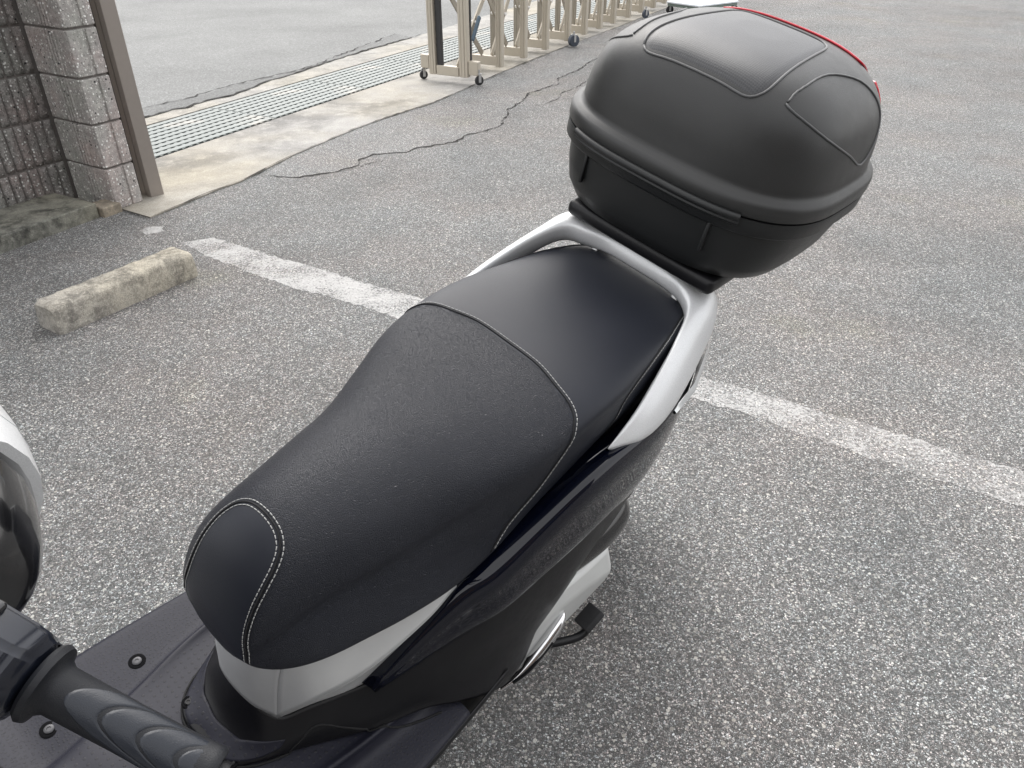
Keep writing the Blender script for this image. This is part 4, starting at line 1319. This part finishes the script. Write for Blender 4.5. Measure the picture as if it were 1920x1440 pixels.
bmt = bmesh.new(); bmt.from_mesh(base_o.data); base_bvh = BVHTree.FromBMesh(bmt); bmt.free()
gap = [ring_pts(-.470, .2015, .2245, z_, 72, 3.1) for z_ in (.992, .998)]
v_, f_ = loft_rings([[p - CB for p in r] for r in gap]); link('lid_gasket', mesh_from(v_, f_), M['core_black'], case)
def top_on(x, y, off):
    co, nrm, _, _ = lid_bvh.ray_cast(Vector((x, y, 1.4)) - CB, Vector((0, 0, -1)))
    return co + nrm * off
def side_on(x, z, s_, off):
    co, nrm, _, _ = lid_bvh.ray_cast(Vector((x, s_ * .5, z)) - CB, Vector((0, -s_, 0)))
    if co is None: co, nrm, _, _ = lid_bvh.find_nearest(Vector((x, s_ * .12, z)) - CB)
    return co + nrm * off
# raised textured panel on the crown of the lid
def sq(u, v):   # square with rounded corners
    return u * sqrt(1 - .20 * v ** 10), v * sqrt(1 - .14 * u ** 10)
def panel_xy(u, v):
    uu, vv = sq(u, v)
    x = -.434 + vv * .126
    hw = .106 - .024 * (1 - vv) / 2
    return x, uu * hw
n = 26; verts = []; faces = []
for i in range(n + 1):
    for j in range(n + 1):
        u = -1 + 2 * j / n; w_ = -1 + 2 * i / n
        x, y = panel_xy(u, w_)
        ed = i in (0, n) or j in (0, n)
        verts.append(top_on(x, y, -.0008 if ed else .0013))
for i in range(n):
    for j in range(n): faces.append((i * (n + 1) + j, i * (n + 1) + j + 1, (i + 1) * (n + 1) + j + 1, (i + 1) * (n + 1) + j))
link('grip_texture', mesh_from(verts, faces), M['box_weave'], lid_o)
loop = [panel_xy(-1 + 2 * k / 30, 1) for k in range(30)] + [panel_xy(1, 1 - 2 * k / 30) for k in range(30)] + [panel_xy(1 - 2 * k / 30, -1) for k in range(30)] + [panel_xy(-1, -1 + 2 * k / 30) for k in range(31)]
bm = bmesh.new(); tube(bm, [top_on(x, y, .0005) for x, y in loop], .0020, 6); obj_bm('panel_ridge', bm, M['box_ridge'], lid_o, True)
# flank facets, left and right
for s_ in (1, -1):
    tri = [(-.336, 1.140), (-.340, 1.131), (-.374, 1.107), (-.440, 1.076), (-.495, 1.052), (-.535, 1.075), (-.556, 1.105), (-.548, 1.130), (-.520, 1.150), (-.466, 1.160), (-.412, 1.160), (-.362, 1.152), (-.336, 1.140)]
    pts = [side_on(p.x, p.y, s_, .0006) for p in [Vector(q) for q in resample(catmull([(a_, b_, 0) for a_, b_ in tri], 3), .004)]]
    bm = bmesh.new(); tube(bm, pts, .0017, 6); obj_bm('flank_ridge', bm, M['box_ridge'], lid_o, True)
# red reflector across the rear edge
def rearcurve(rows_, name, mat):
    verts = []; k = len(rows_[0])
    for r in rows_:
        for (x, y, z) in r:
            co, nrm, _, _ = lid_bvh.find_nearest(Vector((x, y, z)) - CB)
            verts.append(co + nrm * .0022)
    faces = [(i * k + j, i * k + j + 1, (i + 1) * k + j + 1, (i + 1) * k + j) for i in range(len(rows_) - 1) for j in range(k - 1)]
    o_ = link(name, mesh_from(verts, faces), mat, lid_o)
    m_ = o_.modifiers.new('t', 'SOLIDIFY'); m_.thickness = .003; m_.offset = 0
rows_ = []
for i in range(9):
    w_ = i / 8
    rows_.append([(-.588 - .072 * w_, y, 1.153 - .065 * w_) for y in [(-.125 + .25 * j / 16) for j in range(17)]])
rearcurve(rows_, 'rear_reflector', M['red'])
for s_ in (1, -1):
    rows_ = []
    for i in range(7):
        w_ = i / 6
        rows_.append([(-.600 - .045 * w_ - .01 * (j / 8), s_ * (.150 + .045 * j / 8 - .02 * w_), 1.130 - .09 * j / 8) for j in range(9)])
    rearcurve(rows_, 'side_reflector', M['red'])
# hinge bar and ribs on the front of the base
def cpart2(name, fn, mat, auto=35):
    bm = bmesh.new(); fn(bm)
    for v in bm.verts: v.co -= CB
    return obj_bm(name, bm, mat, case, False, None, auto)
def fx(y, z):
    co, nrm, _, _ = base_bvh.ray_cast(Vector((.2, y, z)) - CB, Vector((-1, 0, 0)))
    return (co + CB).x
def hinge(bm):
    ys = [-.150 + .300 * i / 24 for i in range(25)]
    tube(bm, [V(fx(y, .975) + .004, y, .9945) for y in ys], .0060, 12)
    tube(bm, [V(fx(y, .975) + .003, y, .9865) for y in ys], .0045, 10)
cpart2('hinge_bar', hinge, M['box_black'])
def ribs(bm):
    box(bm, V(fx(ribs.y, .94) + .002, ribs.y, .950), (.008, .006, .058), Matrix.Rotation(radians(-4), 3, 'Y'), .002, 2)
for ribs.y in (-.120, .112): cpart2('rib', ribs, M['box_black'])
def foot_(bm):
    rr = [ring_pts(-.430, a_, b_, z_, 48, 4) for a_, b_, z_ in ((.120, .142, .8745), (.128, .152, .880), (.126, .150, .887), (.10, .13, .889))]
    v, f = loft_rings(rr)
    vs = [bm.verts.new(p) for p in v]
    for q in f: bm.faces.new([vs[i] for i in q])
cpart2('mounting_foot', foot_, M['box_black'])

# ------------------------------------------------------------------ shop front behind the camera (seen only in reflections)
bld = empty('shop_building', (0, -9, 0))
tag(bld, 'dark brown shop front with windows, behind the viewer, mirrored in the glossy side panel', 'building')
M['facade'] = plain('facade_render', (.055, .048, .042), .8, 0, .2, 2)
M['facade_trim'] = plain('facade_wood', (.22, .10, .035), .6)
M['glass'] = plain('shop_glass', (.01, .012, .015), .08)
def bpart(name, c, s, mat):
    bm = bmesh.new(); box(bm, c, s, Rb_, .01, 1); return obj_bm(name, bm, mat, bld)
Rb_ = Matrix.Rotation(radians(20), 3, 'Z')
bpart('facade', Rb_ @ Vector((1, -.5, 3.0)), (22, .6, 6.0), M['facade'])
for k in range(5):
    w = bpart('window', Rb_ @ Vector((-6 + k * 3.2, -.185, 1.5)), (2.2, .05, 1.9), M['glass'])
    f_ = bpart('sign_board', Rb_ @ Vector((-6 + k * 3.2, -.18, 2.8)), (2.2, .06, .35), M['facade_trim'])
